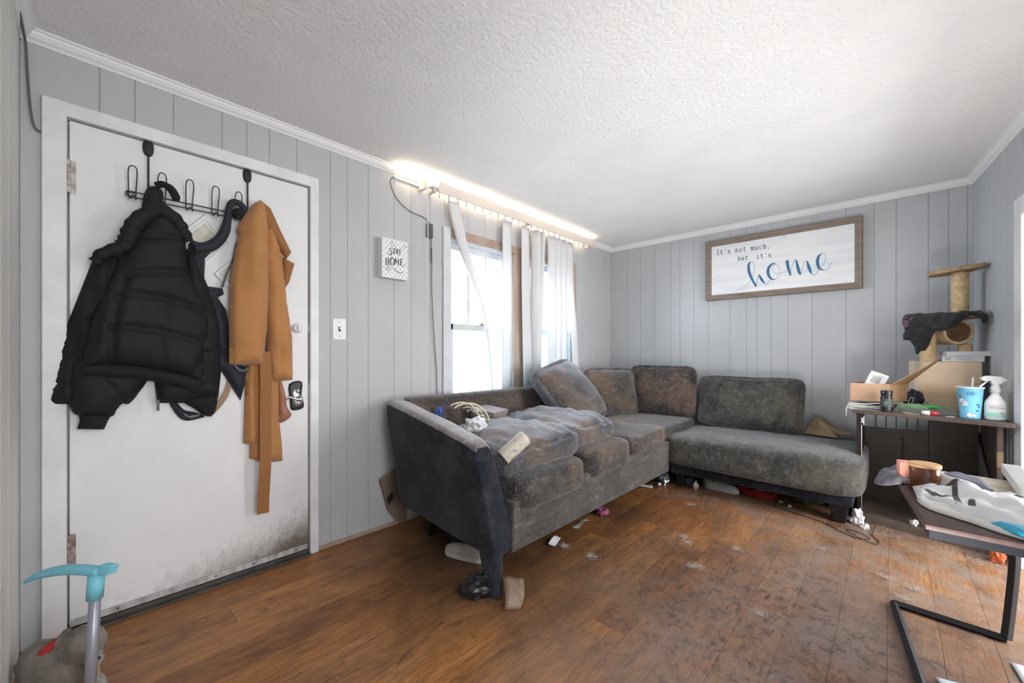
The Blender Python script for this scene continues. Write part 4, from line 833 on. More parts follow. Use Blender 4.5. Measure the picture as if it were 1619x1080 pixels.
# ------------------------------------------------------------ clutter under and round the sofa
def shoe(name, loc, rz, L, mtu, mts, label, tilt=0):
    e = empty(name, label, 'shoe', loc, rz)
    def foot(t): return .030+.014*math.sin(min(1, t*1.1)*PI)**1 + (.010*math.sin(PI*min(1, max(0, (t-.5)/.5))))
    n = 16; vs = []; fs = []
    ol = []
    for i in range(n+1):
        t = i/n; w = (.034+.012*math.sin((t*1.15-.1)*PI))*min(1, (t*9)**.5)*min(1, ((1-t)*7)**.5); ol.append((t*L, w))
    poly = [(x, w) for x, w in ol]+[(x, -w) for x, w in ol[::-1][1:-1]]
    MB().prism(poly, lambda a, b, d: (a, b, d), 0, .022).build('sole', mts, e, bevel=.004)
    vs = []; NR = 12
    for i in range(n+1):
        t = i/n; w = max(.002, ol[i][1]*.93); h = (.085-.035*min(1, t/.55)) if t < .55 else .05*(1-((t-.55)/.45)**2)**.5+.002
        if i == 0: h = .05
        for j in range(NR+1):
            a = PI*j/NR; vs.append((t*L, w*math.cos(a), .018+h*math.sin(a)**.7*(1 if t > .32 or abs(math.cos(a)) > .5 else .55)))
    fs = [(i*(NR+1)+j, i*(NR+1)+j+1, (i+1)*(NR+1)+j+1, (i+1)*(NR+1)+j) for i in range(n) for j in range(NR)]
    mesh('upper', vs, fs, mtu, e, smooth=True)
    m = MB()
    for k in range(4):
        x = L*(.42+.08*k); m.tube(spline([(x, -.024, .065-.003*k), (x, 0, .078-.006*k), (x, .024, .065-.003*k)], 4), .0025, 6)
    m.build('laces', mts, e, smooth=True)
    return e
shoe('sneaker', (.80, 1.50, 0), math.radians(197), .27, mat('cream_canvas', (.50, .47, .43), .8, (.38, .35, .32), 12), mat('cream_sole', (.58, .55, .52), .6), 'cream canvas shoe poking out under the sofa arm')
shoe('sneaker', (1.22, 3.62, 0), math.radians(-4), .28, mat('grey_stripe_knit', (.40, .40, .38), .8, (.28, .28, .27), 8, (8, 1, 1)), mat('grey_sole', (.35, .35, .34), .6), 'pale grey striped shoe under the chaise')
M_bl = mat('black_leather', (.012, .013, .018), .3, bump=.2, bscale=30)
crumple('black_bag', (.99, 1.27, 0), (.085, .05, .055), M_bl, 'crumpled black plastic bag at the foot of the sofa arm', 'bag', 12, rot=.9)
crumple('dark_cloth', (.33, 1.62, 0), (.14, .10, .085), mat('dark_cloth', (.012, .013, .02), .9), 'dark bundle of cloth under the rear of the sofa arm', 'cloth', 14)
crumple('dark_cloth', (.55, 1.56, 0), (.13, .08, .075), mat('navy_cloth', (.014, .016, .028), .9), 'navy bundle of cloth under the middle of the sofa arm', 'cloth', 15)
cb = empty('cardboard_piece', 'torn brown cardboard piece wedged behind the sofa at the wall', 'cardboard', (.08, 1.42, .1))
put(cb, MB().prism([(1.30, .33), (1.47, .40), (1.50, .02), (1.44, .01), (1.36, .12)], lambda a, b, d: (.035+d+(b-.2)*.03, a, b), 0, .006).build('card', mat('brown_card', (.22, .16, .12), .8, (.17, .12, .09), 9)))
put(cb, MB().prism([(1.345, .20), (1.385, .24), (1.395, .19), (1.36, .15)], lambda a, b, d: (.042+d+(b-.2)*.03, a, b), 0, .001).build('stamp', M_dark))
# curled floor plank scrap
pts = [(1.13, 1.36, .001), (1.145, 1.365, .03), (1.15, 1.38, .07), (1.15, 1.39, .10)]
vs = []; 
for i in range(9):
    t = i/8; a = Vector((1.075, 1.34, .09)).lerp(Vector((1.16, 1.265, .004)), t); b_ = Vector((1.145, 1.405, .085)).lerp(Vector((1.20, 1.33, .004)), t)
    bul = .018*math.sin(t*PI)
    for k in range(5): q = a.lerp(b_, k/4); vs.append((q.x+bul, q.y-bul*.3, q.z+bul*.4+.004*math.sin(k*1.6)))
o = mesh('plank_scrap', vs, [(i*5+k, i*5+k+1, i*5+6+k, i*5+5+k) for i in range(8) for k in range(4)], mat('scrap_vinyl', (.27, .19, .13), .5, (.18, .12, .08), 10, (1, 6, 1)), smooth=True)
o.modifiers.new('s', 'SOLIDIFY').thickness = .003; tag(o, 'curled torn piece of wood-look flooring at the sofa foot', 'flooring scrap')
def sheet(name, loc, w, l, rz, mt, label, cat='paper', curl=.01, seed=0, thick=.0012, n=8, tilt=(0, 0)):
    vs = []
    for i in range(n+1):
        for j in range(n+1):
            a = -w/2+w*i/n; b = -l/2+l*j/n; vs.append((a, b, max(0, curl*(.35+noise.noise(Vector((a*9+seed, b*9, seed*2)))*1.6))+a*tilt[0]+b*tilt[1]+abs(w/2*tilt[0])+abs(l/2*tilt[1])))
    o = mesh(name, vs, [(i*(n+1)+j, (i+1)*(n+1)+j, (i+1)*(n+1)+j+1, i*(n+1)+j+1) for i in range(n) for j in range(n)], mt, smooth=True)
    o.modifiers.new('s', 'SOLIDIFY').thickness = thick; o.location = loc; o.rotation_euler = (0, 0, rz)
    return tag(o, label, cat)
sheet('paper_scrap', (.93, 1.93, .002), .035, .10, .2, M_paper, 'white paper scrap under the sofa front near the arm', seed=2, curl=.03)
sheet('paper_scrap', (.90, 2.25, .002), .035, .14, -.1, mat('paper2', (.55, .55, .52), .8), 'pale paper scrap under the sofa front beside the pink scrunchie', seed=6, curl=.035)
sheet('card', (.86, 3.28, .002), .12, .085, .4, mat('white_card', (.70, .71, .75), .5), 'small white card on the floor at the inner corner of the sofa', 'card', seed=9, curl=.008)
sc = MB(); P = [(.028*math.cos(t)*(1+.12*math.sin(9*t)), .028*math.sin(t)*(1+.12*math.cos(9*t)), .022+.008*math.sin(7*t)) for t in np.linspace(0, 2*PI, 40, endpoint=False)]
sc.tube(P, [.016+.004*math.sin(i*2.4) for i in range(40)], 9, closed=True); o = sc.build('scrunchie', mat('mauve_fabric', (.30, .08, .16), .8), smooth=True); o.location = (.915, 2.50, .0); tag(o, 'mauve pink scrunchie on the floor at the sofa front', 'scrunchie')
crumple('foil_wrapper', (.96, 3.44, 0), (.04, .035, .05), M_foil, 'tall crumpled silver foil wrapper at the inner sofa corner', 'wrapper', 31, amp=.6)
crumple('foil_ball', (.95, 3.36, 0), (.022, .022, .020), M_foil, 'small silver foil ball beside the white card', 'wrapper', 33, n=2)
crumple('blue_cloth', (1.07, 3.62, 0), (.07, .05, .030), mat('slate_cloth', (.05, .07, .11), .8), 'slate blue rag on the floor under the chaise', 'cloth', 35)
crumple('beige_paper', (1.20, 3.50, 0), (.022, .02, .035), mat('beige_tissue', (.45, .42, .34), .9), 'small beige tissue wad in front of the grey shoe', 'tissue', 37, n=2)
crumple('red_cloth', (1.62, 3.66, 0), (.13, .07, .035), mat('red_cloth', (.25, .012, .015), .8), 'flat red cloth under the middle of the chaise', 'cloth', 39)
crumple('dark_clutter', (1.92, 3.75, 0), (.10, .08, .040), mat('olive_rag', (.05, .05, .03), .9), 'olive rag in the shadow under the right of the chaise', 'cloth', 41)
for i, (x, y, lab) in enumerate(((1.84, 3.55, 'small yellowish scrap under the chaise near its right leg'), (1.78, 3.60, 'small pale scrap in the middle under the chaise'))):
    crumple('litter_scrap', (x, y, 0), (.015, .012, .012), mat('scrap_%d' % i, (.35, .34, .18), .8), lab, 'scrap', 50+i, n=2)
# cable on the floor at the chaise leg
P = spline([(1.72, 3.50, .005), (1.92, 3.42, .005), (2.05, 3.37, .005), (2.14, 3.29, .005), (2.22, 3.22, .005), (2.29, 3.25, .005), (2.25, 3.31, .008), (2.18, 3.34, .006), (2.20, 3.28, .005), (2.27, 3.20, .011), (2.32, 3.19, .005), (2.33, 3.25, .005), (2.30, 3.34, .005), (2.31, 3.44, .03)], 7)
tag(MB().tube(P, .0028, 7).build('floor_cable', M_cord, smooth=True), 'thin black cable looped on the floor by the chaise leg', 'cable')
# dust and pet hair on the floor (nobody could count it)
sp_ = []; rnd = random.Random(11)
for _ in range(60): sp_.append(((rnd.uniform(1.05, 2.2), rnd.gauss(3.30, .09), .001), (.03, .03, .003), 12, .02, .3))
for _ in range(70): s = rnd.random(); sp_.append(((2.2+.62*s, 3.50-.12*s+rnd.gauss(0, .06), .001), (.03, .03, .006), 24, .018, .5))
for x, y in ((1.46, 2.52), (1.64, 2.22), (1.62, 2.20), (1.50, 2.46), (2.36, 2.75), (2.46, 2.70), (1.0, 1.93), (1.18, 1.93), (1.97, 2.0), (2.42, 2.57), (1.74, 2.57), (2.1, 2.9), (1.3, 3.1)):
    sp_.append(((x, y, .002), (.018, .012, .005), 170, .016, .5))
for _ in range(160): sp_.append(((rnd.uniform(1.1, 2.7), rnd.uniform(1.6, 3.3), .001), (.03, .03, .002), 2, .025, .2))
tag(wisps('floor_dust', sp_, mat('dust_hair', (.55, .53, .51), .95), .00035, 5), 'pale pet hair and dust scattered over the wooden floor', 'dust', kind='stuff')
M_white2 = mat('torn_white', (.75, .75, .76), .8)
for i, (x, y, z, lab) in enumerate(((2.225, 3.50, 0, 'torn white fluff heap against the chaise leg'), (2.26, 3.44, 0, 'smaller torn fluff at the chaise leg beside the cable'), (2.49, 3.56, .05, 'small white ball on the cabinet bottom'))):
    crumple('torn_fluff', (x, y, z), (.03, .025, .05) if i == 0 else (.018, .018, .018), M_white2, lab, 'fluff', 60+i, amp=.8)
# ------------------------------------------------------------ open dark cabinet by the right wall
M_esp = mat('espresso_wood', (.040, .026, .020), .45, (.028, .018, .015), 8, (1, 1, 6)); M_esp2 = mat('dusty_espresso', (.115, .082, .068), .6, (.06, .042, .035), 6)
M_raw = mat('raw_chipboard', (.34, .22, .13), .8)
cab = empty('cabinet', 'dark brown open-fronted cabinet with slatted upper back beside the chaise', 'cabinet', (2.5, 3.6, 0))
def FZ(x): return 3.60-.26*(x-2.22)      # its front edge runs askew
def slab(name, x0, x1, z0, z1, y0o, y1, mt, bev=.003, rec=0):
    m = MB(); m.hexa([(x0, FZ(x0)+y0o, z0), (x1, FZ(x1)+y0o, z0), (x1, y1, z0), (x0, y1, z0)], [(x0, FZ(x0)+y0o, z1), (x1, FZ(x1)+y0o, z1), (x1, y1, z1), (x0, y1, z1)])
    return put(cab, m.build(name, mt, bevel=bev))
slab('top', 2.195, 2.855, .728, .752, -.10, 4.065, M_esp2)
slab('side_panel', 2.212, 2.236, .03, .728, .0, 4.06, M_esp); slab('side_panel', 2.808, 2.828, .03, .10, .0, 4.06, M_esp)
slab('bottom_panel', 2.236, 2.808, .035, .052, .02, 4.08, M_esp2)
slab('plinth', 2.212, 2.815, .0, .050, -.0, 3.64, mat('dusty_plinth', (.16, .125, .10), .75, (.09, .065, .05), 12), .002)
put(cab, MB().box(2.236, 2.70, 4.04, 4.055, .05, .56).build('back_panel', M_esp, bevel=.002))
put(cab, MB().box(2.236, 2.82, 4.036, 4.058, .545, .575).build('cross_rail', M_esp, bevel=.002))
put(cab, MB().box(2.44, 2.452, 4.03, 4.04, .06, .52).build('panel_groove', mat('groove_dark', (.015, .01, .01), .6)))
for x in (2.30, 2.355, 2.41, 2.465, 2.52): put(cab, MB().box(x-.004, x+.004, 4.04, 4.055, .575, .728).build('slat', M_esp))
put(cab, MB().box(2.574, 2.80, 4.03, 4.055, .05, .728).build('back_board', M_esp, bevel=.002))
# slatted right side
for k in range(9): y = 3.50+.058*k; put(cab, MB().box(2.806, 2.824, y-.014, y+.010, .36+.02*k, .728).build('side_slat', M_esp, bevel=.001))
m = MB(); m.add([(2.80, 3.47, .30), (2.83, 3.47, .30), (2.83, 4.05, .56), (2.80, 4.05, .56), (2.80, 3.47, .34), (2.83, 3.47, .34), (2.83, 4.05, .60), (2.80, 4.05, .60)], [(3, 2, 1, 0), (4, 5, 6, 7), (0, 1, 5, 4), (1, 2, 6, 5), (2, 3, 7, 6), (3, 0, 4, 7)]); put(cab, m.build('diagonal_rail', M_esp))
for z0, z1, mt in ((.585, .728, M_esp2), (.50, .585, M_raw), (.12, .50, M_esp2)): put(cab, MB().box(2.806, 2.828, 3.425, 3.455, z0, z1).build('front_post', mt, bevel=.002))
q = put(cab, MB().box(2.236, 2.246, 3.60, 3.63, .655, .69).box(2.246, 2.252, 3.605, 3.615, .640, .70).build('hinge', mat('hinge_white', (.7, .7, .7), .4), bevel=.001))
put(cab, MB().tube([(2.238, 3.604, .64), (2.238, 3.604, .05)], .0018, 6).build('edge_strip', M_steel))
crumple('red_wad', (2.80, 3.36, 0), (.03, .03, .04), mat('red_orange_wad', (.45, .10, .03), .7), 'red and orange crumpled thing behind the side table leg', 'clutter', 70)

# ------------------------------------------------------------ cat tree standing on the cabinet
M_ply = mat('plywood', (.64, .47, .30), .7, (.74, .57, .40), 3, (1, 1, 5), bump=.1, bscale=20, col3=(.46, .33, .21), s3=5, t3=(.6, .8))
M_sis = mat('sisal_rope', (.74, .54, .31), .8, (.50, .35, .19), 30, bump=.3, bscale=80)
M_car = mat('tan_carpet', (.44, .30, .18), .95, (.30, .20, .11), 25, bump=1, bscale=90)
ctree = empty('cat_tree', 'tan cat tree with sisal posts, tunnel and wooden box base on the cabinet', 'cat tree', (2.66, 3.97, .752))
m = MB(); m.hexa([(2.50, 3.83, .752), (2.80, 3.87, .752), (2.775, 4.06, .752), (2.475, 4.05, .752)], [(2.50, 3.83, 1.068), (2.80, 3.87, 1.068), (2.775, 4.06, 1.068), (2.475, 4.05, 1.068)])
put(ctree, m.build('box_base', M_ply, bevel=.003))
put(ctree, MB().add([(2.497, 3.826, .752), (2.515, 3.828, .752), (2.515, 3.828, 1.069), (2.497, 3.826, 1.069), (2.497, 3.85, .752), (2.515, 3.85, .752), (2.515, 3.85, 1.069), (2.497, 3.85, 1.069)], [(0, 1, 2, 3), (4, 7, 6, 5), (0, 4, 5, 1), (3, 2, 6, 7), (0, 3, 7, 4), (1, 5, 6, 2)]).build('edge_trim', mat('pale_edge', (.55, .48, .40), .7)))
def post(x, y, z0, z1, r, nm='post'):
    prof = [(r*.9, z0)]; z = z0
    while z < z1-.006: prof += [(r, z+.0025), (r*.955, z+.006)]; z += .006
    prof.append((r*.9, z1)); put(ctree, MB().lathe(prof, 20, TRS((x, y, 0))).build(nm, M_sis, smooth=True))
post(2.565, 3.93, 1.068, 1.34, .043); post(2.715, 3.97, 1.368, 1.655, .042); post(2.735, 3.95, 1.068, 1.185, .035)
def plate(name, pts, z, t, tilt=0):
    m = MB(); c = 2.7; m.prism(spline(pts, 4, True), lambda a, b, d: (a, b, z+d+(a-c)*tilt), 0, t); return put(ctree, m.build(name, M_car, bevel=.006))
plate('top_platform', [(2.575, 3.88), (2.70, 3.855), (2.812, 3.875), (2.812, 3.98), (2.70, 4.06), (2.58, 4.01)], 1.652, .028, .10)
plate('middle_platform', [(2.46, 3.86), (2.65, 3.84), (2.805, 3.87), (2.805, 3.99), (2.65, 4.08), (2.47, 4.05)], 1.345, .022)
# tunnel
m = MB(); R = TRS((2.703, 3.875, 1.260), (0, 0, -62)) @ Euler((0, PI/2, 0)).to_matrix().to_4x4()
m.lathe([(.060, -.17), (.076, -.168), (.080, -.16), (.080, -.01), (.078, .0), (.068, .001), (.064, -.01), (.064, -.16)], 32, R, caps=False)
put(ctree, m.build('tunnel', M_sis, smooth=True)); put(ctree, MB().lathe([(.0, -.155), (.0625, -.155), (.0635, -.006)], 28, R, caps=False).build('tunnel_lining', M_car, smooth=True))
# black cloth draped on it
M_blk = mat('black_jersey', (.020, .020, .022), .9, (.030, .030, .032), 8, bump=.3, bscale=50, sheen=.1)
sh = empty('draped_shirt', 'black t-shirt draped over the middle platform of the cat tree', 'shirt', (2.64, 3.9, 1.38))
fy = lambda a, b, h: (a, 3.832-h-.02*max(0, 1.36-b), b)
put(sh, relief('hanging_side', [(2.438, 1.355), (2.459, 1.374), (2.501, 1.385), (2.591, 1.386), (2.669, 1.385), (2.740, 1.376), (2.747, 1.362), (2.714, 1.328), (2.676, 1.285), (2.638, 1.268), (2.599, 1.264), (2.584, 1.244), (2.568, 1.181), (2.550, 1.140), (2.526, 1.135), (2.514, 1.114), (2.501, 1.123), (2.497, 1.164), (2.476, 1.206), (2.463, 1.210), (2.442, 1.212), (2.440, 1.242), (2.451, 1.278), (2.438, 1.326)],
    .030, M_blk, fn=fy, step=.008, nse=.010, ns=26, folds=lambda a, b: .008*math.sin(a*70+b*45)+.004*math.sin(a*130-b*90), smooth_outline=False))
put(sh, relief('hanging_side', [(2.70, 1.385), (2.76, 1.380), (2.815, 1.366), (2.818, 1.327), (2.812, 1.304), (2.795, 1.312), (2.785, 1.345), (2.755, 1.366), (2.715, 1.37)], .018, M_blk, fn=fy, step=.008, nse=.005))
put(sh, relief('top_side', [(2.45, 3.84), (2.50, 3.83), (2.60, 3.83), (2.72, 3.83), (2.80, 3.84), (2.80, 3.95), (2.70, 3.93), (2.665, 3.93), (2.62, 4.02), (2.50, 4.02), (2.45, 3.98)], .014, M_blk, fn=lambda a, b, h: (a, b, 1.3685+h), step=.012, nse=.005, ns=20, folds=lambda a, b: .004*math.sin(a*60+b*30)))
m = MB(); rnd = random.Random(4)
for i in range(30):
    c = (rnd.uniform(2.447, 2.488), rnd.uniform(1.300, 1.362)); ribbon(m, [(c[0]+.006*math.cos(q)*rnd.uniform(.6, 1.2), c[1]+.006*math.sin(q), .003) for q in np.linspace(0, 4.5, 6)], lambda a, b, d: (a, 3.797-d, b), 0, .003, 0)
put(sh, m.build('print', mat('mauve_print', (.30, .14, .22), .8)))
def fbox(name, dims, loc, rz, mt, label, cat, bev=.002): return pbox(name, dims, loc, (0, 0, rz), mt, label, cat, bev)
M_bx = mat('white_carton', (.68, .68, .68), .55)
w1 = fbox('carton', (.185, .13, .034), (2.712, 3.93, 1.069), 6, M_bx, 'flat white carton with blue end on the cat tree box, lower of two', 'box')
MB().box(-.094, -.0925, -.06, .06, .003, .031).build('blue_end', mat('carton_blue', (.10, .20, .48), .5), w1)
m = MB()
for k in range(5): m.box(-.080+.006*k, -.078+.006*k, -.0662, -.065, .008, .026)
for k in range(7): m.box(-.03+.012*k, -.022+.012*k, -.0662, -.065, .022, .024).box(-.03+.012*k, -.023+.012*k, -.0662, -.065, .012, .014)
m.build('print', mat('grey_print', (.15, .17, .22), .6), w1)
w2 = fbox('carton', (.205, .13, .030), (2.735, 3.93, 1.1035), 10, M_bx, 'flat white carton stacked on top of the blue-ended one', 'box')
m = MB()
for k in range(6): m.box(.1025, .1035, -.055+.018*k, -.045+.018*k, .008, .022)
m.build('print', mat('grey_print2', (.15, .16, .17), .6), w2)
crumple('dark_bag', (2.49, 3.80, .752), (.045, .03, .07), mat('dark_nylon', (.02, .022, .027), .6), 'dark nylon bundle between the open carton and the cat tree box', 'bag', 80)

# ------------------------------------------------------------ things on the cabinet top
TZ = .7525
M_kr = mat('cardboard', (.46, .29, .19), .75, (.40, .25, .16), 6); M_kr2 = mat('cardboard_inside', (.36, .21, .11), .75)
ob = empty('open_carton', 'open brown cardboard box with raised flap on the cabinet top', 'box', (2.28, 3.66, .79), 0)
def Q(x, y): return x, y
t = .004; bz0, bz1 = .803, .922
def wallp(a, b, z0, z1, mt, nm):
    d = Vector((b[0]-a[0], b[1]-a[1], 0)).normalized(); n = Vector((-d.y, d.x, 0))*t
    m = MB(); m.hexa([(a[0], a[1], z0), (b[0], b[1], z0), (b[0]+n.x, b[1]+n.y, z0), (a[0]+n.x, a[1]+n.y, z0)], [(a[0], a[1], z1), (b[0], b[1], z1), (b[0]+n.x, b[1]+n.y, z1), (a[0]+n.x, a[1]+n.y, z1)])
    return put(ob, m.build(nm, mt))
c1, c2, c3, c4 = (2.180, 3.575), (2.375, 3.59), (2.46, 3.76), (2.22, 3.74)
wallp(c1, c2, bz0, bz1, M_kr, 'side'); wallp(c2, c3, bz0, bz1, M_kr2, 'side'); wallp(c3, c4, bz0, bz1, M_kr, 'side'); wallp(c4, c1, bz0, bz1, M_kr, 'side')
put(ob, MB().prism([c1, c2, c3, c4], lambda a, b, d: (a, b, bz0+d), 0, .004).build('bottom', M_kr2))
m = MB(); m.hexa([(2.385, 3.60, .922), (2.460, 3.755, .922), (2.463, 3.753, .919), (2.388, 3.598, .919)], [(2.555, 3.60, 1.055), (2.605, 3.70, 1.085), (2.608, 3.698, 1.080), (2.558, 3.598, 1.050)])
put(ob, m.build('flap', M_kr2))
m = MB(); m.hexa([(2.555, 3.60, 1.055), (2.605, 3.70, 1.085), (2.608, 3.698, 1.081), (2.558, 3.598, 1.051)], [(2.575, 3.60, 1.095), (2.610, 3.68, 1.110), (2.613, 3.678, 1.107), (2.578, 3.598, 1.091)])
put(ob, m.build('flap_edge', M_kr))
wb_ = MB().box(-.048, .048, -.006, .006, 0, .125).build('booklet', mat('white_cover', (.78, .78, .78), .5), bevel=.001); wb_.location = (2.285, 3.66, .875); wb_.rotation_euler = (math.radians(-18), math.radians(22), 0)
tag(wb_, 'white booklet sticking up out of the open brown carton', 'booklet')
MB().box(-.028, .020, -.0068, -.0058, .05, .10).build('cover_photo', mat('grey_photo', (.50, .50, .46), .6, (.35, .36, .33), 30), wb_)
m = MB()
for k in range(3): m.box(.0, .034-.006*k, -.0068, -.0058, .110-.007*k, .1115-.007*k)
m.build('title_print', mat('dark_print', (.1, .1, .1), .6), wb_)
sheet('folded_paper', (2.37, 3.66, .905), .07, .05, .6, M_paper, 'folded white paper at the corner of the open carton', curl=.03, seed=4)
for i, (x, y, w, l, rz, c, lab) in enumerate(((2.27, 3.63, .21, .17, .10, (.62, .60, .58), 'lowest printed leaflet under the open carton'), (2.28, 3.62, .20, .16, -.06, (.62, .52, .50), 'pinkish leaflet second from below under the open carton'), (2.27, 3.635, .21, .16, .05, (.50, .55, .35), 'green and white leaflet in the middle of the pile under the carton'), (2.285, 3.64, .20, .15, .0, (.66, .65, .64), 'topmost white leaflet directly under the open carton'))):
    sheet('leaflet', (x, y, TZ+.002+.011*i), w, l, rz, mat('leaflet_%d' % i, c, .7, (.7, .7, .7), 14), lab, 'leaflet', curl=.008, seed=i*3+1, thick=.006)
m = MB(); m.tube(spline([(2.195, 3.58, .785), (2.175, 3.565, .778), (2.163, 3.56, .745), (2.160, 3.56, .70)], 5), [.004]*6+[.006]*6+[.003]*4, 6)
tag(m.build('torn_strip', M_paper, smooth=True), 'torn white paper strip hanging off the cabinet corner', 'paper')
cn = tag(MB().lathe([(.026, 0), (.029, .003), (.030, .088), (.026, .094), (.026, .102), (.029, .104), (.030, .128), (.027, .133), (.012, .134)], 28).build('black_canister', mat('black_tin', (.015, .015, .017), .25), smooth=True), 'black screw-top canister in front of the open carton', 'canister')
cn.location = (2.362, 3.52, TZ); md = cn.modifiers.new('e', 'EDGE_SPLIT'); md.split_angle = math.radians(35)
MB().lathe([(.0306, .03), (.0308, .033), (.0308, .078), (.0306, .081)], 28, caps=False).build('label_band', mat('dark_band', (.05, .06, .06), .5), cn, smooth=True)
m = MB()
for k in range(3): m.box(-.010, .010-.004*k, -.0325, -.0305, .062-.008*k, .0635-.008*k)
m.build('print', mat('pale_print', (.4, .4, .38), .5), cn)
bgm = see_through('clear_film', (.90, .92, .91), .80, .2, trl=.1)
pbg = empty('produce_bag', 'clear plastic bag with green netting lying on the cabinet top', 'bag', (2.53, 3.58, TZ))
put(pbg, relief('film', [(2.40, 3.62), (2.47, 3.70), (2.60, 3.69), (2.66, 3.58), (2.69, 3.50), (2.60, 3.52), (2.50, 3.52), (2.42, 3.54)], .036, bgm, fn=lambda a, b, h: (a, b, TZ+.001+h), nse=.016, ns=22, step=.012))
m = MB(); rnd = random.Random(9)
for k in range(16):
    a = rnd.uniform(-.5, .5); P = [(2.53+rnd.uniform(-.06, .06)+dx_*math.cos(a), 3.575+rnd.uniform(-.02, .03)+dx_*.3*math.sin(a), TZ+.022+.026*rnd.random()) for dx_ in np.linspace(-.06, .06, 4)]
    m.tube(spline(P, 4), .0030, 6)
put(pbg, m.build('green_netting', mat('green_net', (.06, .42, .07), .5), smooth=True))
lb = empty('lip_balm_tube', 'small white and red tube lying in front of the plastic bag', 'tube', (2.545, 3.465, TZ+.013), math.radians(-8))
MB().lathe([(.004, -.028), (.012, -.026), (.013, .008)], 16, Euler((0, PI/2, 0)).to_matrix().to_4x4()).build('white_end', M_bx, lb, smooth=True)
MB().lathe([(.012, .008), (.012, .030), (.006, .034), (.005, .044)], 16, Euler((0, PI/2, 0)).to_matrix().to_4x4()).build('red_cap', mat('red_plastic', (.5, .02, .04), .35), lb, smooth=True)
cup = empty('paper_cup', 'light blue paper drinks cup with straw at the cabinet front edge', 'cup', (2.712, 3.47, TZ))
MB().lathe([(.0, .002), (.036, .002), (.038, 0), (.0395, .004), (.052, .168), (.0545, .170), (.0545, .175), (.050, .175), (.037, .012), (.0, .010)], 36, caps=False).build('cup_body', mat('pale_blue_cup', (.20, .55, .78), .45), cup, smooth=True)
MB().lathe([(.0505, .171), (.056, .1705), (.0565, .177), (.053, .179), (.050, .176)], 36, caps=False).build('rim', M_bx, cup, smooth=True)
# print on the cup: pale blobs and dark outlines, wrapped on its wall
def cupf(a, b, d):
    r = .0395+(.052-.0395)*b/.168+.0006+d; th = math.radians(-100)+a/.046; return (r*math.cos(th), r*math.sin(th), b)
m = MB(); m2 = MB()
for cx_, cz_, rr_ in ((-.028, .098, .016), (-.018, .085, .015), (-.026, .078, .011), (.002, .022, .014), (.020, .020, .010)):
    ribbon(m, [(cx_+rr_*.5*math.cos(q), cz_+rr_*.5*math.sin(q), rr_) for q in np.linspace(0, 2*PI, 9)], cupf, 0, .0004, 0)
    ribbon(m2, [(cx_+rr_*math.cos(q), cz_+rr_*math.sin(q), .0014) for q in np.linspace(.5, 5.2, 10)], cupf, .0003, .0009, 0)
for cx_, cz_ in ((.006, .148), (.018, .143), (.006, .137)): ribbon(m2, [(cx_+.014*math.cos(q), cz_+.005*math.sin(q), .0016) for q in np.linspace(0, 5.6, 12)], cupf, .0003, .0009, 0)
for cx_, cz_ in ((.036, .080), (.042, .068), (.036, .045), (-.036, .122)): ribbon(m2, [(cx_-.007, cz_, .008), (cx_+.004, cz_+.004, .008)], cupf, .0003, .0009, 0)
m.build('white_print', M_bx, cup); m2.build('navy_print', mat('navy_ink', (.02, .07, .25), .5), cup)
MB().tube([(.0, .01, .02), (.012, .012, .232)], .0045, 10).build('straw', see_through('milky_plastic', (.85, .87, .9), .3, .3, trl=.5), cup, smooth=True)
sb = empty('spray_bottle', 'white trigger spray bottle standing beside the blue cup', 'spray bottle', (2.805, 3.47, TZ), math.radians(10))
def oval(prof, n=32): 
    m = MB(); m.lathe(prof, n); m.v = [(x, y*.62, z) for x, y, z in m.v]; return m
oval([(.034, 0), (.040, .004), (.042, .02), (.042, .088), (.039, .102), (.028, .122), (.017, .140), (.014, .150), (.013, .170)]).build('bottle', mat('white_bottle', (.80, .80, .78), .3), sb, smooth=True)
MB().lathe([(.019, .150), (.020, .152), (.020, .176), (.016, .180), (.014, .205)], 20).build('collar', M_bx, sb, smooth=True)
m = MB(); m.prism([(-.058, .226), (-.052, .238), (-.03, .244), (.020, .240), (.042, .226), (.045, .214), (.03, .212), (.018, .198), (-.016, .198), (-.020, .214), (-.05, .214)], lambda a, b, d: (a, d, b), -.014, .014)
m.build('spray_head', M_bx, sb, bevel=.004, seg=3)
MB().prism([(-.024, .216), (-.034, .205), (-.050, .184), (-.062, .176), (-.060, .186), (-.045, .202), (-.036, .216)], lambda a, b, d: (a, d, b), -.006, .006).build('trigger', M_bx, sb, bevel=.002)
def ovf(a, b, d): th = math.radians(-90)+a/.042; return ((.0426+d)*math.cos(th), (.0426+d)*.62*math.sin(th), b)
m = MB(); ribbon(m, [(a, .030, .024) for a in np.linspace(-.045, .045, 14)], ovf, 0, .0006, 0); m.build('green_band', mat('mint_label', (.30, .62, .52), .5), sb)
m = MB(); ribbon(m, [(a, .066, .046) for a in np.linspace(-.045, .045, 14)], ovf, 0, .0005, 0); m.build('label', mat('cream_label', (.74, .71, .68), .5), sb)
m = MB()
for a0, a1, z, h_ in ((-.030, .022, .078, .003), (-.032, .026, .068, .005), (-.026, .020, .058, .002)):
    a = a0
    while a < a1: ribbon(m, [(a, z, h_), (a+.003, z, h_)], ovf, .0006, .0011, 0); a += .0048
m.build('label_print', mat('grey_ink', (.22, .20, .2), .6), sb)
m = MB(); ribbon(m, [(.010, .040, .010), (.026, .040, .010)], ovf, .0007, .0013, 0); m.build('label_spot', mat('coral_ink', (.6, .25, .22), .6), sb)
P = spline([(2.56, 3.72, TZ+.05), (2.55, 3.74, TZ+.012), (2.62, 3.68, TZ+.01), (2.68, 3.58, TZ+.006), (2.66, 3.52, TZ+.006)], 6)
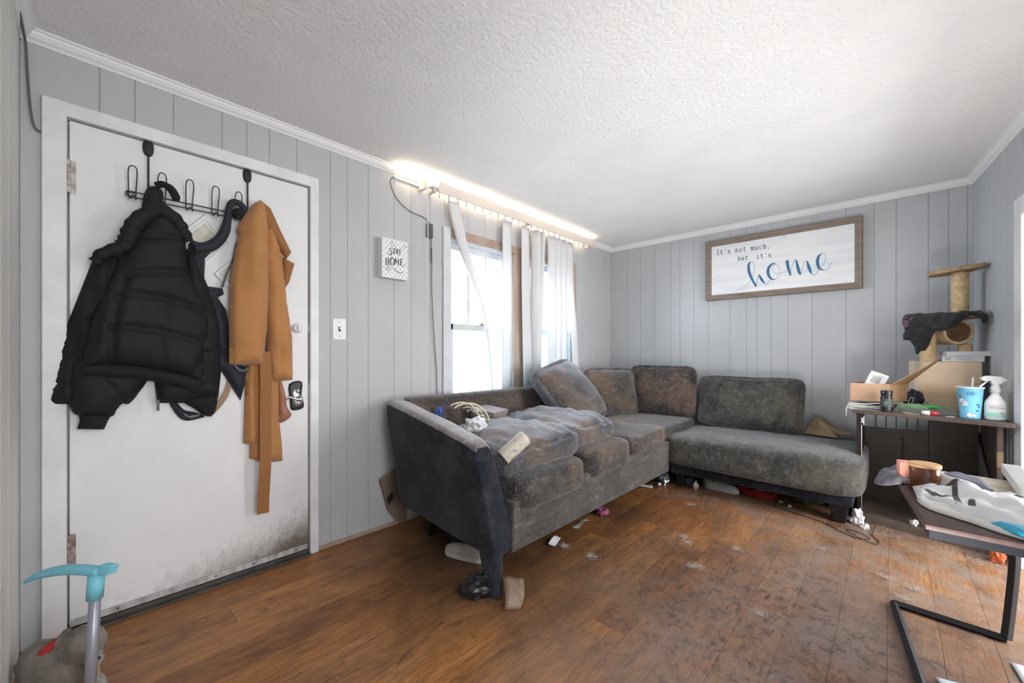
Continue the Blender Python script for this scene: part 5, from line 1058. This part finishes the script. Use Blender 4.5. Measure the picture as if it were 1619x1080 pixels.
tag(MB().tube(P, .0028, 7).build('trailing_cable', M_cord, smooth=True), 'black cord running over the cabinet top behind the cup', 'cord')
P = spline([(2.46, 3.74, TZ+.02), (2.475, 3.74, TZ+.075), (2.49, 3.74, TZ+.07), (2.47, 3.74, TZ+.01)], 6)
tag(MB().tube(P, .0016, 6).build('white_cable', M_bx, smooth=True), 'thin white cable loop beside the cat tree box', 'cable')
for i, (x, y, w, l, rz, c, lab) in enumerate(((2.30, 3.50, .07, .03, .2, (.20, .19, .18), 'grey torn scrap left of the black canister'), (2.46, 3.475, .05, .018, -.3, (.60, .55, .42), 'beige torn scrap right of the black canister'), (2.49, 3.45, .03, .015, .6, (.62, .58, .48), 'tiny beige scrap at the cabinet front edge'), (2.63, 3.44, .04, .02, .4, (.60, .60, .58), 'pale plastic scrap left of the blue cup'))):
    sheet('scrap', (x, y, TZ+.001), w, l, rz, mat('top_scrap_%d' % i, c, .8), lab, 'scrap', curl=.006, seed=20+i, n=4)

# ------------------------------------------------------------ side table at the right
st = empty('side_table', 'dark wood side table with black metal C-shaped frame', 'side table', (2.55, 2.2, 0))
M_tt = mat('brown_tabletop', (.085, .050, .042), .5, (.060, .035, .030), 6, (6, 1, 1), bump=.05, bscale=20)
A_, B_, C_, D_ = (2.461, 1.766), (3.02, 1.766), (2.96, 2.52), (2.38, 2.49)
m = MB(); m.prism([A_, B_, C_, D_], lambda a, b, d: (a, b, d), .582, .600); put(st, m.build('tabletop', M_tt, bevel=.004))
m = MB(); E_ = [(2.470, 1.778), (3.01, 1.778), (2.95, 2.51), (2.390, 2.48)]
for i in range(4):
    a, b = Vector((*E_[i], 0)), Vector((*E_[(i+1) % 4], 0)); d = (b-a).normalized(); n = Vector((-d.y, d.x, 0))*.014
    m.hexa([(a.x, a.y, .556), (b.x, b.y, .556), (b.x+n.x, b.y+n.y, .556), (a.x+n.x, a.y+n.y, .556)], [(a.x, a.y, .5825), (b.x, b.y, .5825), (b.x+n.x, b.y+n.y, .5825), (a.x+n.x, a.y+n.y, .5825)])
put(st, m.build('apron_frame', mat('navy_black_metal', (.012, .013, .018), .65, spec=.2)))
def bar(pts, w=.013, nm='leg'):
    m = MB(); m.tube(pts, w*1.2, 4); o = m.build(nm, M_dark, bevel=.002); return put(st, o)
bar([(2.392, 2.475, .014), (2.712, 2.455, .014)], nm='foot_bar'); bar([(2.392, 2.475, .014), (2.468, 1.86, .014)], nm='foot_bar')
bar(spline([(2.710, 2.455, .014), (2.722, 2.475, .12), (2.735, 2.488, .30), (2.735, 2.485, .47), (2.728, 2.478, .56)], 5), .014, 'leg')
bar([(2.468, 1.86, .014), (2.80, 1.84, .014)], nm='foot_bar'); bar([(2.80, 1.84, .014), (2.82, 1.84, .57)], nm='leg')
TT = .601
jr = empty('candle_jar', 'dark amber glass jar with wooden lid on the side table', 'jar', (2.478, 2.20, TT))
MB().lathe([(.0, .002), (.041, 0), (.044, .004), (.044, .085), (.041, .090), (.038, .086), (.038, .008), (0, .006)], 32, caps=False).build('glass', mat('amber_glass', (.075, .028, .015), .12, (.14, .05, .02), 6, coat=.3), jr, smooth=True)
MB().lathe([(.041, .088), (.046, .089), (.0465, .098), (.044, .101), (.0, .102)], 32, caps=False).build('lid', mat('bamboo_lid', (.55, .33, .17), .5, (.48, .28, .14), 10, (1, 9, 1)), jr, smooth=False)
fbox('carton', (.04, .05, .085), (2.425, 2.275, TT), 12, mat('salmon_carton', (.62, .26, .20), .6), 'small salmon pink box behind the candle jar', 'box')
nt_ = fbox('newspaper', (.26, .52, .010), (2.60, 2.29, TT), -4, mat('cream_magazine', (.48, .42, .33), .7, (.30, .24, .18), 9, col3=(.62, .58, .5), s3=6), 'cream patterned booklet lying under the white bag on the side table', 'booklet')
pc = relief('grey_wipes', [(2.33, 2.36), (2.36, 2.44), (2.44, 2.43), (2.50, 2.33), (2.44, 2.25), (2.40, 2.22), (2.36, 2.26)], .03, mat('grey_wrap', (.11, .11, .13), .5, (.18, .18, .2), 12), fn=lambda a, b, h: (a, b, TT+.001+h-max(0, 2.405-a)*.55), nse=.016, ns=24, step=.012)
tag(pc, 'crumpled dark grey wrapper overhanging the left corner of the side table', 'wrapper')
dk = relief('dark_pouch', [(2.53, 2.42), (2.58, 2.46), (2.64, 2.42), (2.66, 2.30), (2.60, 2.30), (2.55, 2.36)], .02, mat('slate_pouch', (.12, .12, .15), .5), fn=lambda a, b, h: (a, b, TT+.012+h), nse=.006, step=.012)
tag(dk, 'slate grey pouch behind the white bag on the side table', 'pouch')
lbx = MB().box(-.025, .025, -.24, .24, 0, .036).build('long_box', M_bx, bevel=.002); lbx.location = (2.745, 2.46, TT+.012); lbx.rotation_euler = (0, 0, math.radians(-2)); tag(lbx, 'long narrow white box at the right of the side table', 'box')
MB().box(-.0245, .0245, -.238, .238, .036, .0368).build('grey_top', mat('grey_tape', (.26, .25, .24), .5, (.32, .3, .29), 8), lbx)
wbg = empty('plastic_bag', 'white plastic bag with black print spread on the side table', 'bag', (2.58, 2.02, TT))
M_bag = mat('white_film', (.70, .70, .72), .35, (.62, .61, .62), 5)
def bagh(a, b, h): return (a, b, TT+.009+h)
bo = relief('film', [(2.443, 2.21), (2.49, 2.29), (2.565, 2.35), (2.61, 2.24), (2.70, 2.24), (2.80, 2.14), (2.84, 1.92), (2.74, 1.83), (2.66, 1.83), (2.60, 1.87), (2.545, 1.935), (2.515, 2.0), (2.48, 2.03), (2.452, 2.0)], .016, M_bag, fn=bagh, nse=.012, ns=15, seed=3, step=.012,
    folds=lambda a, b: .020*max(0, 1-abs((a-2.58)*.8+(b-2.15)*.6)/.035)+.020*max(0, 1-abs((a-2.66)*.9+(b-1.98)*.5)/.05)+.004*math.sin(a*60+b*80), smooth_outline=False)
put(wbg, bo)
lowf = relief('lower_flap', [(2.455, 2.05), (2.475, 1.93), (2.56, 1.86), (2.645, 1.79), (2.74, 1.80), (2.80, 1.90), (2.70, 2.05), (2.56, 2.15)], .008, mat('cream_film', (.60, .58, .55), .4), fn=lambda a, b, h: (a, b, TT+.001+h), nse=.005, step=.014)
put(wbg, lowf)
# printed letter shapes lie on the film: sample its height
bpy.context.view_layer.update()
from mathutils.bvhtree import BVHTree
bvh = BVHTree.FromPolygons([tuple(v.co) for v in bo.data.vertices], [tuple(p.vertices) for p in bo.data.polygons])
def onbag(a, b, d):
    h = bvh.ray_cast(Vector((a, b, 1.2)), Vector((0, 0, -1)))
    return (a, b, (h[0].z if h[0] else TT+.02)+.0008+d)
m = MB()
def seg(P): 
    Q_ = []
    for p, q in zip(P[:-1], P[1:]):
        n_ = max(2, int(math.hypot(q[0]-p[0], q[1]-p[1])/.008))
        for i in range(n_): t_ = i/n_; Q_.append(tuple(p[k]+(q[k]-p[k])*t_ for k in range(3)))
    ribbon(m, Q_+[P[-1]], onbag, 0, .0008, 0)
seg([(2.504, 2.143, .020), (2.560, 2.170, .020)]); seg([(2.552, 2.174, .013), (2.545, 2.052, .013)]); seg([(2.545, 2.056, .015), (2.549, 1.965, .015)]); seg([(2.492, 2.055, .014), (2.512, 2.028, .012), (2.546, 2.052, .010)]); seg([(2.462, 2.045, .004), (2.480, 2.055, .022), (2.498, 2.035, .014)])
seg([(2.466, 2.130, .006), (2.476, 2.095, .014)]); seg([(2.607, 2.222, .016), (2.620, 2.202, .016)]); seg([(2.658, 2.210, .018), (2.674, 2.203, .018)]); seg([(2.696, 2.207, .018), (2.712, 2.192, .018)]); seg([(2.580, 2.028, .012), (2.577, 1.985, .018), (2.583, 1.950, .006)])
put(wbg, m.build('black_print', mat('bag_ink', (.05, .045, .045), .5)))
m = MB()
def onfl(a, b, d): return (a, b, TT+.0105+d)
ribbon(m, [(2.488, 1.985, .006), (2.498, 1.975, .024), (2.508, 1.960, .026), (2.516, 1.945, .004)], onfl, 0, .001, 4)
put(wbg, m.build('print_dot', mat('bag_ink2', (.05, .045, .045), .5)))
bs = relief('blue_wrap', [(2.60, 1.855), (2.66, 1.875), (2.78, 1.88), (2.86, 1.84), (2.85, 1.775), (2.70, 1.770), (2.645, 1.79)], .010, mat('bright_blue_film', (.03, .36, .55), .4), fn=lambda a, b, h: (a, b, TT+.010+h), nse=.004, step=.014)
tag(bs, 'bright blue plastic packet under the front of the white bag', 'packet')
crumple('white_pellet', (2.475, 2.03, TT), (.010, .007, .006), M_white2, 'small white crumb near the left edge of the side table', 'crumb', 90, n=2)
sheet('paper_sheet', (2.57, 1.98, .002), .11, .13, .35, mat('blue_white_paper', (.62, .68, .75), .6), 'pale bluish paper sheet on the floor under the side table', curl=.004, seed=40)
sheet('paper_sheet', (2.79, 2.20, .002), .16, .22, .1, mat('white_paper', (.70, .72, .75), .6), 'white paper sheet on the floor right of the table leg', curl=.004, seed=42)

# ------------------------------------------------------------ near left: pole with blue grip, plush toy
pg = empty('push_toy', 'grey pole with light blue curved handle standing by the left wall', 'push handle', (.62, .03, 0))
M_cy = mat('light_blue_plastic', (.20, .56, .68), .4)
m = MB(); m.tube([(.672, .022, 0), (.690, .040, .455)], .0135, 16); put(pg, m.build('pole', mat('satin_grey_pole', (.34, .34, .40), .3, metal=.35), smooth=True))
m = MB(); m.tube([(.688, .037, .405), (.691, .041, .475)], .019, 18); put(pg, m.build('socket', M_cy, smooth=True))
P = spline([(.527, -.102, .447), (.56, -.075, .468), (.61, -.030, .484), (.66, .012, .488), (.70, .047, .482)], 6); n = len(P)
m = MB(); m.tube(P, [.004+.011*math.sin(min(1, i/(n-1)*1.5)*PI/2) for i in range(n)], 14); put(pg, m.build('handle', M_cy, smooth=True))
m = MB(); m.prism([(-.016, -.008), (.016, -.010), (.026, .018), (-.008, .022)], lambda a, b, d: (.713+a*.68+d*.1, .060+a*.72-d, .485+b), -.010, .010); put(pg, m.build('lever', M_cy, bevel=.003))
# plush dog
M_fur = mat('matted_grey_fur', (.10, .085, .065), .95, (.26, .23, .19), 10, bump=1, bscale=60, sheen=.3, detail=10); M_furl = mat('pale_plush', (.34, .32, .29), .9, (.24, .21, .18), 14, bump=.6, bscale=60)
pl = empty('plush_toy', 'matted grey-brown plush animal with red collar in the corner by the door', 'plush toy', (.36, -.03, 0))
def blob(name, loc, r, mt, rot=(0, 0, 0), seed=0, amp=.16):
    bm = bmesh.new(); bmesh.ops.create_icosphere(bm, subdivisions=4, radius=1)
    for v in bm.verts:
        d = 1+amp*noise.noise(v.co*2.2+Vector((seed, 0, 0)))+amp*.5*noise.noise(v.co*6+Vector((0, seed, 0))); v.co = Vector((v.co.x*r[0]*d, v.co.y*r[1]*d, v.co.z*r[2]*d))
    bmesh.ops.transform(bm, matrix=TRS(loc, rot), verts=bm.verts)
    me = bpy.data.meshes.new(name); bm.to_mesh(me); bm.free(); me.materials.append(mt); me.polygons.foreach_set('use_smooth', [True]*len(me.polygons))
    o = bpy.data.objects.new(name, me); link(o); return put(pl, o)
blob('body', (.36, -.055, .085), (.13, .068, .085), M_fur, (0, 0, 20), 1); blob('head', (.43, .015, .155), (.062, .055, .055), M_fur, (0, 15, 20), 3); blob('snout', (.475, .040, .125), (.032, .024, .022), M_furl, (0, 25, 20), 5)
blob('ear', (.405, .048, .150), (.016, .010, .036), M_furl, (20, 20, 0), 6); blob('ear', (.40, -.030, .185), (.024, .012, .030), M_fur, (-30, 10, 0), 7)
blob('paw', (.47, -.02, .025), (.045, .022, .025), M_furl, (0, 0, -5), 8); blob('paw', (.45, .045, .025), (.050, .022, .025), M_furl, (0, 0, 20), 9)
MB().lathe([(.006, 0), (.004, .004)], 8, TRS((.505, .050, .130), (0, 90, 20))).build('nose', M_dark).parent = pl
COL.objects['nose'].location = -Vector(pl.location)
m = MB(); P = [(.402+.004*math.cos(t), -.012+.056*math.cos(t), .110+.050*math.sin(t)) for t in np.linspace(0, 2*PI, 28, endpoint=False)]
m.tube([(x-.01, y*1.25, z+(z-.11)*.25+.005) for x, y, z in P], .015, 8, closed=True); put(pl, m.build('collar', mat('red_collar', (.40, .025, .03), .6), smooth=True))
m = MB()
for k in range(4): m.tube(spline([(.44, .03, .12), (.46+.01*k, .05-.006*k, .08), (.47+.012*k, .045-.02*k, .03), (.485+.01*k, .03-.02*k, .012)], 4), .0045, 6)
put(pl, m.build('ribbon', mat('straw_gold', (.36, .28, .13), .6), smooth=True))
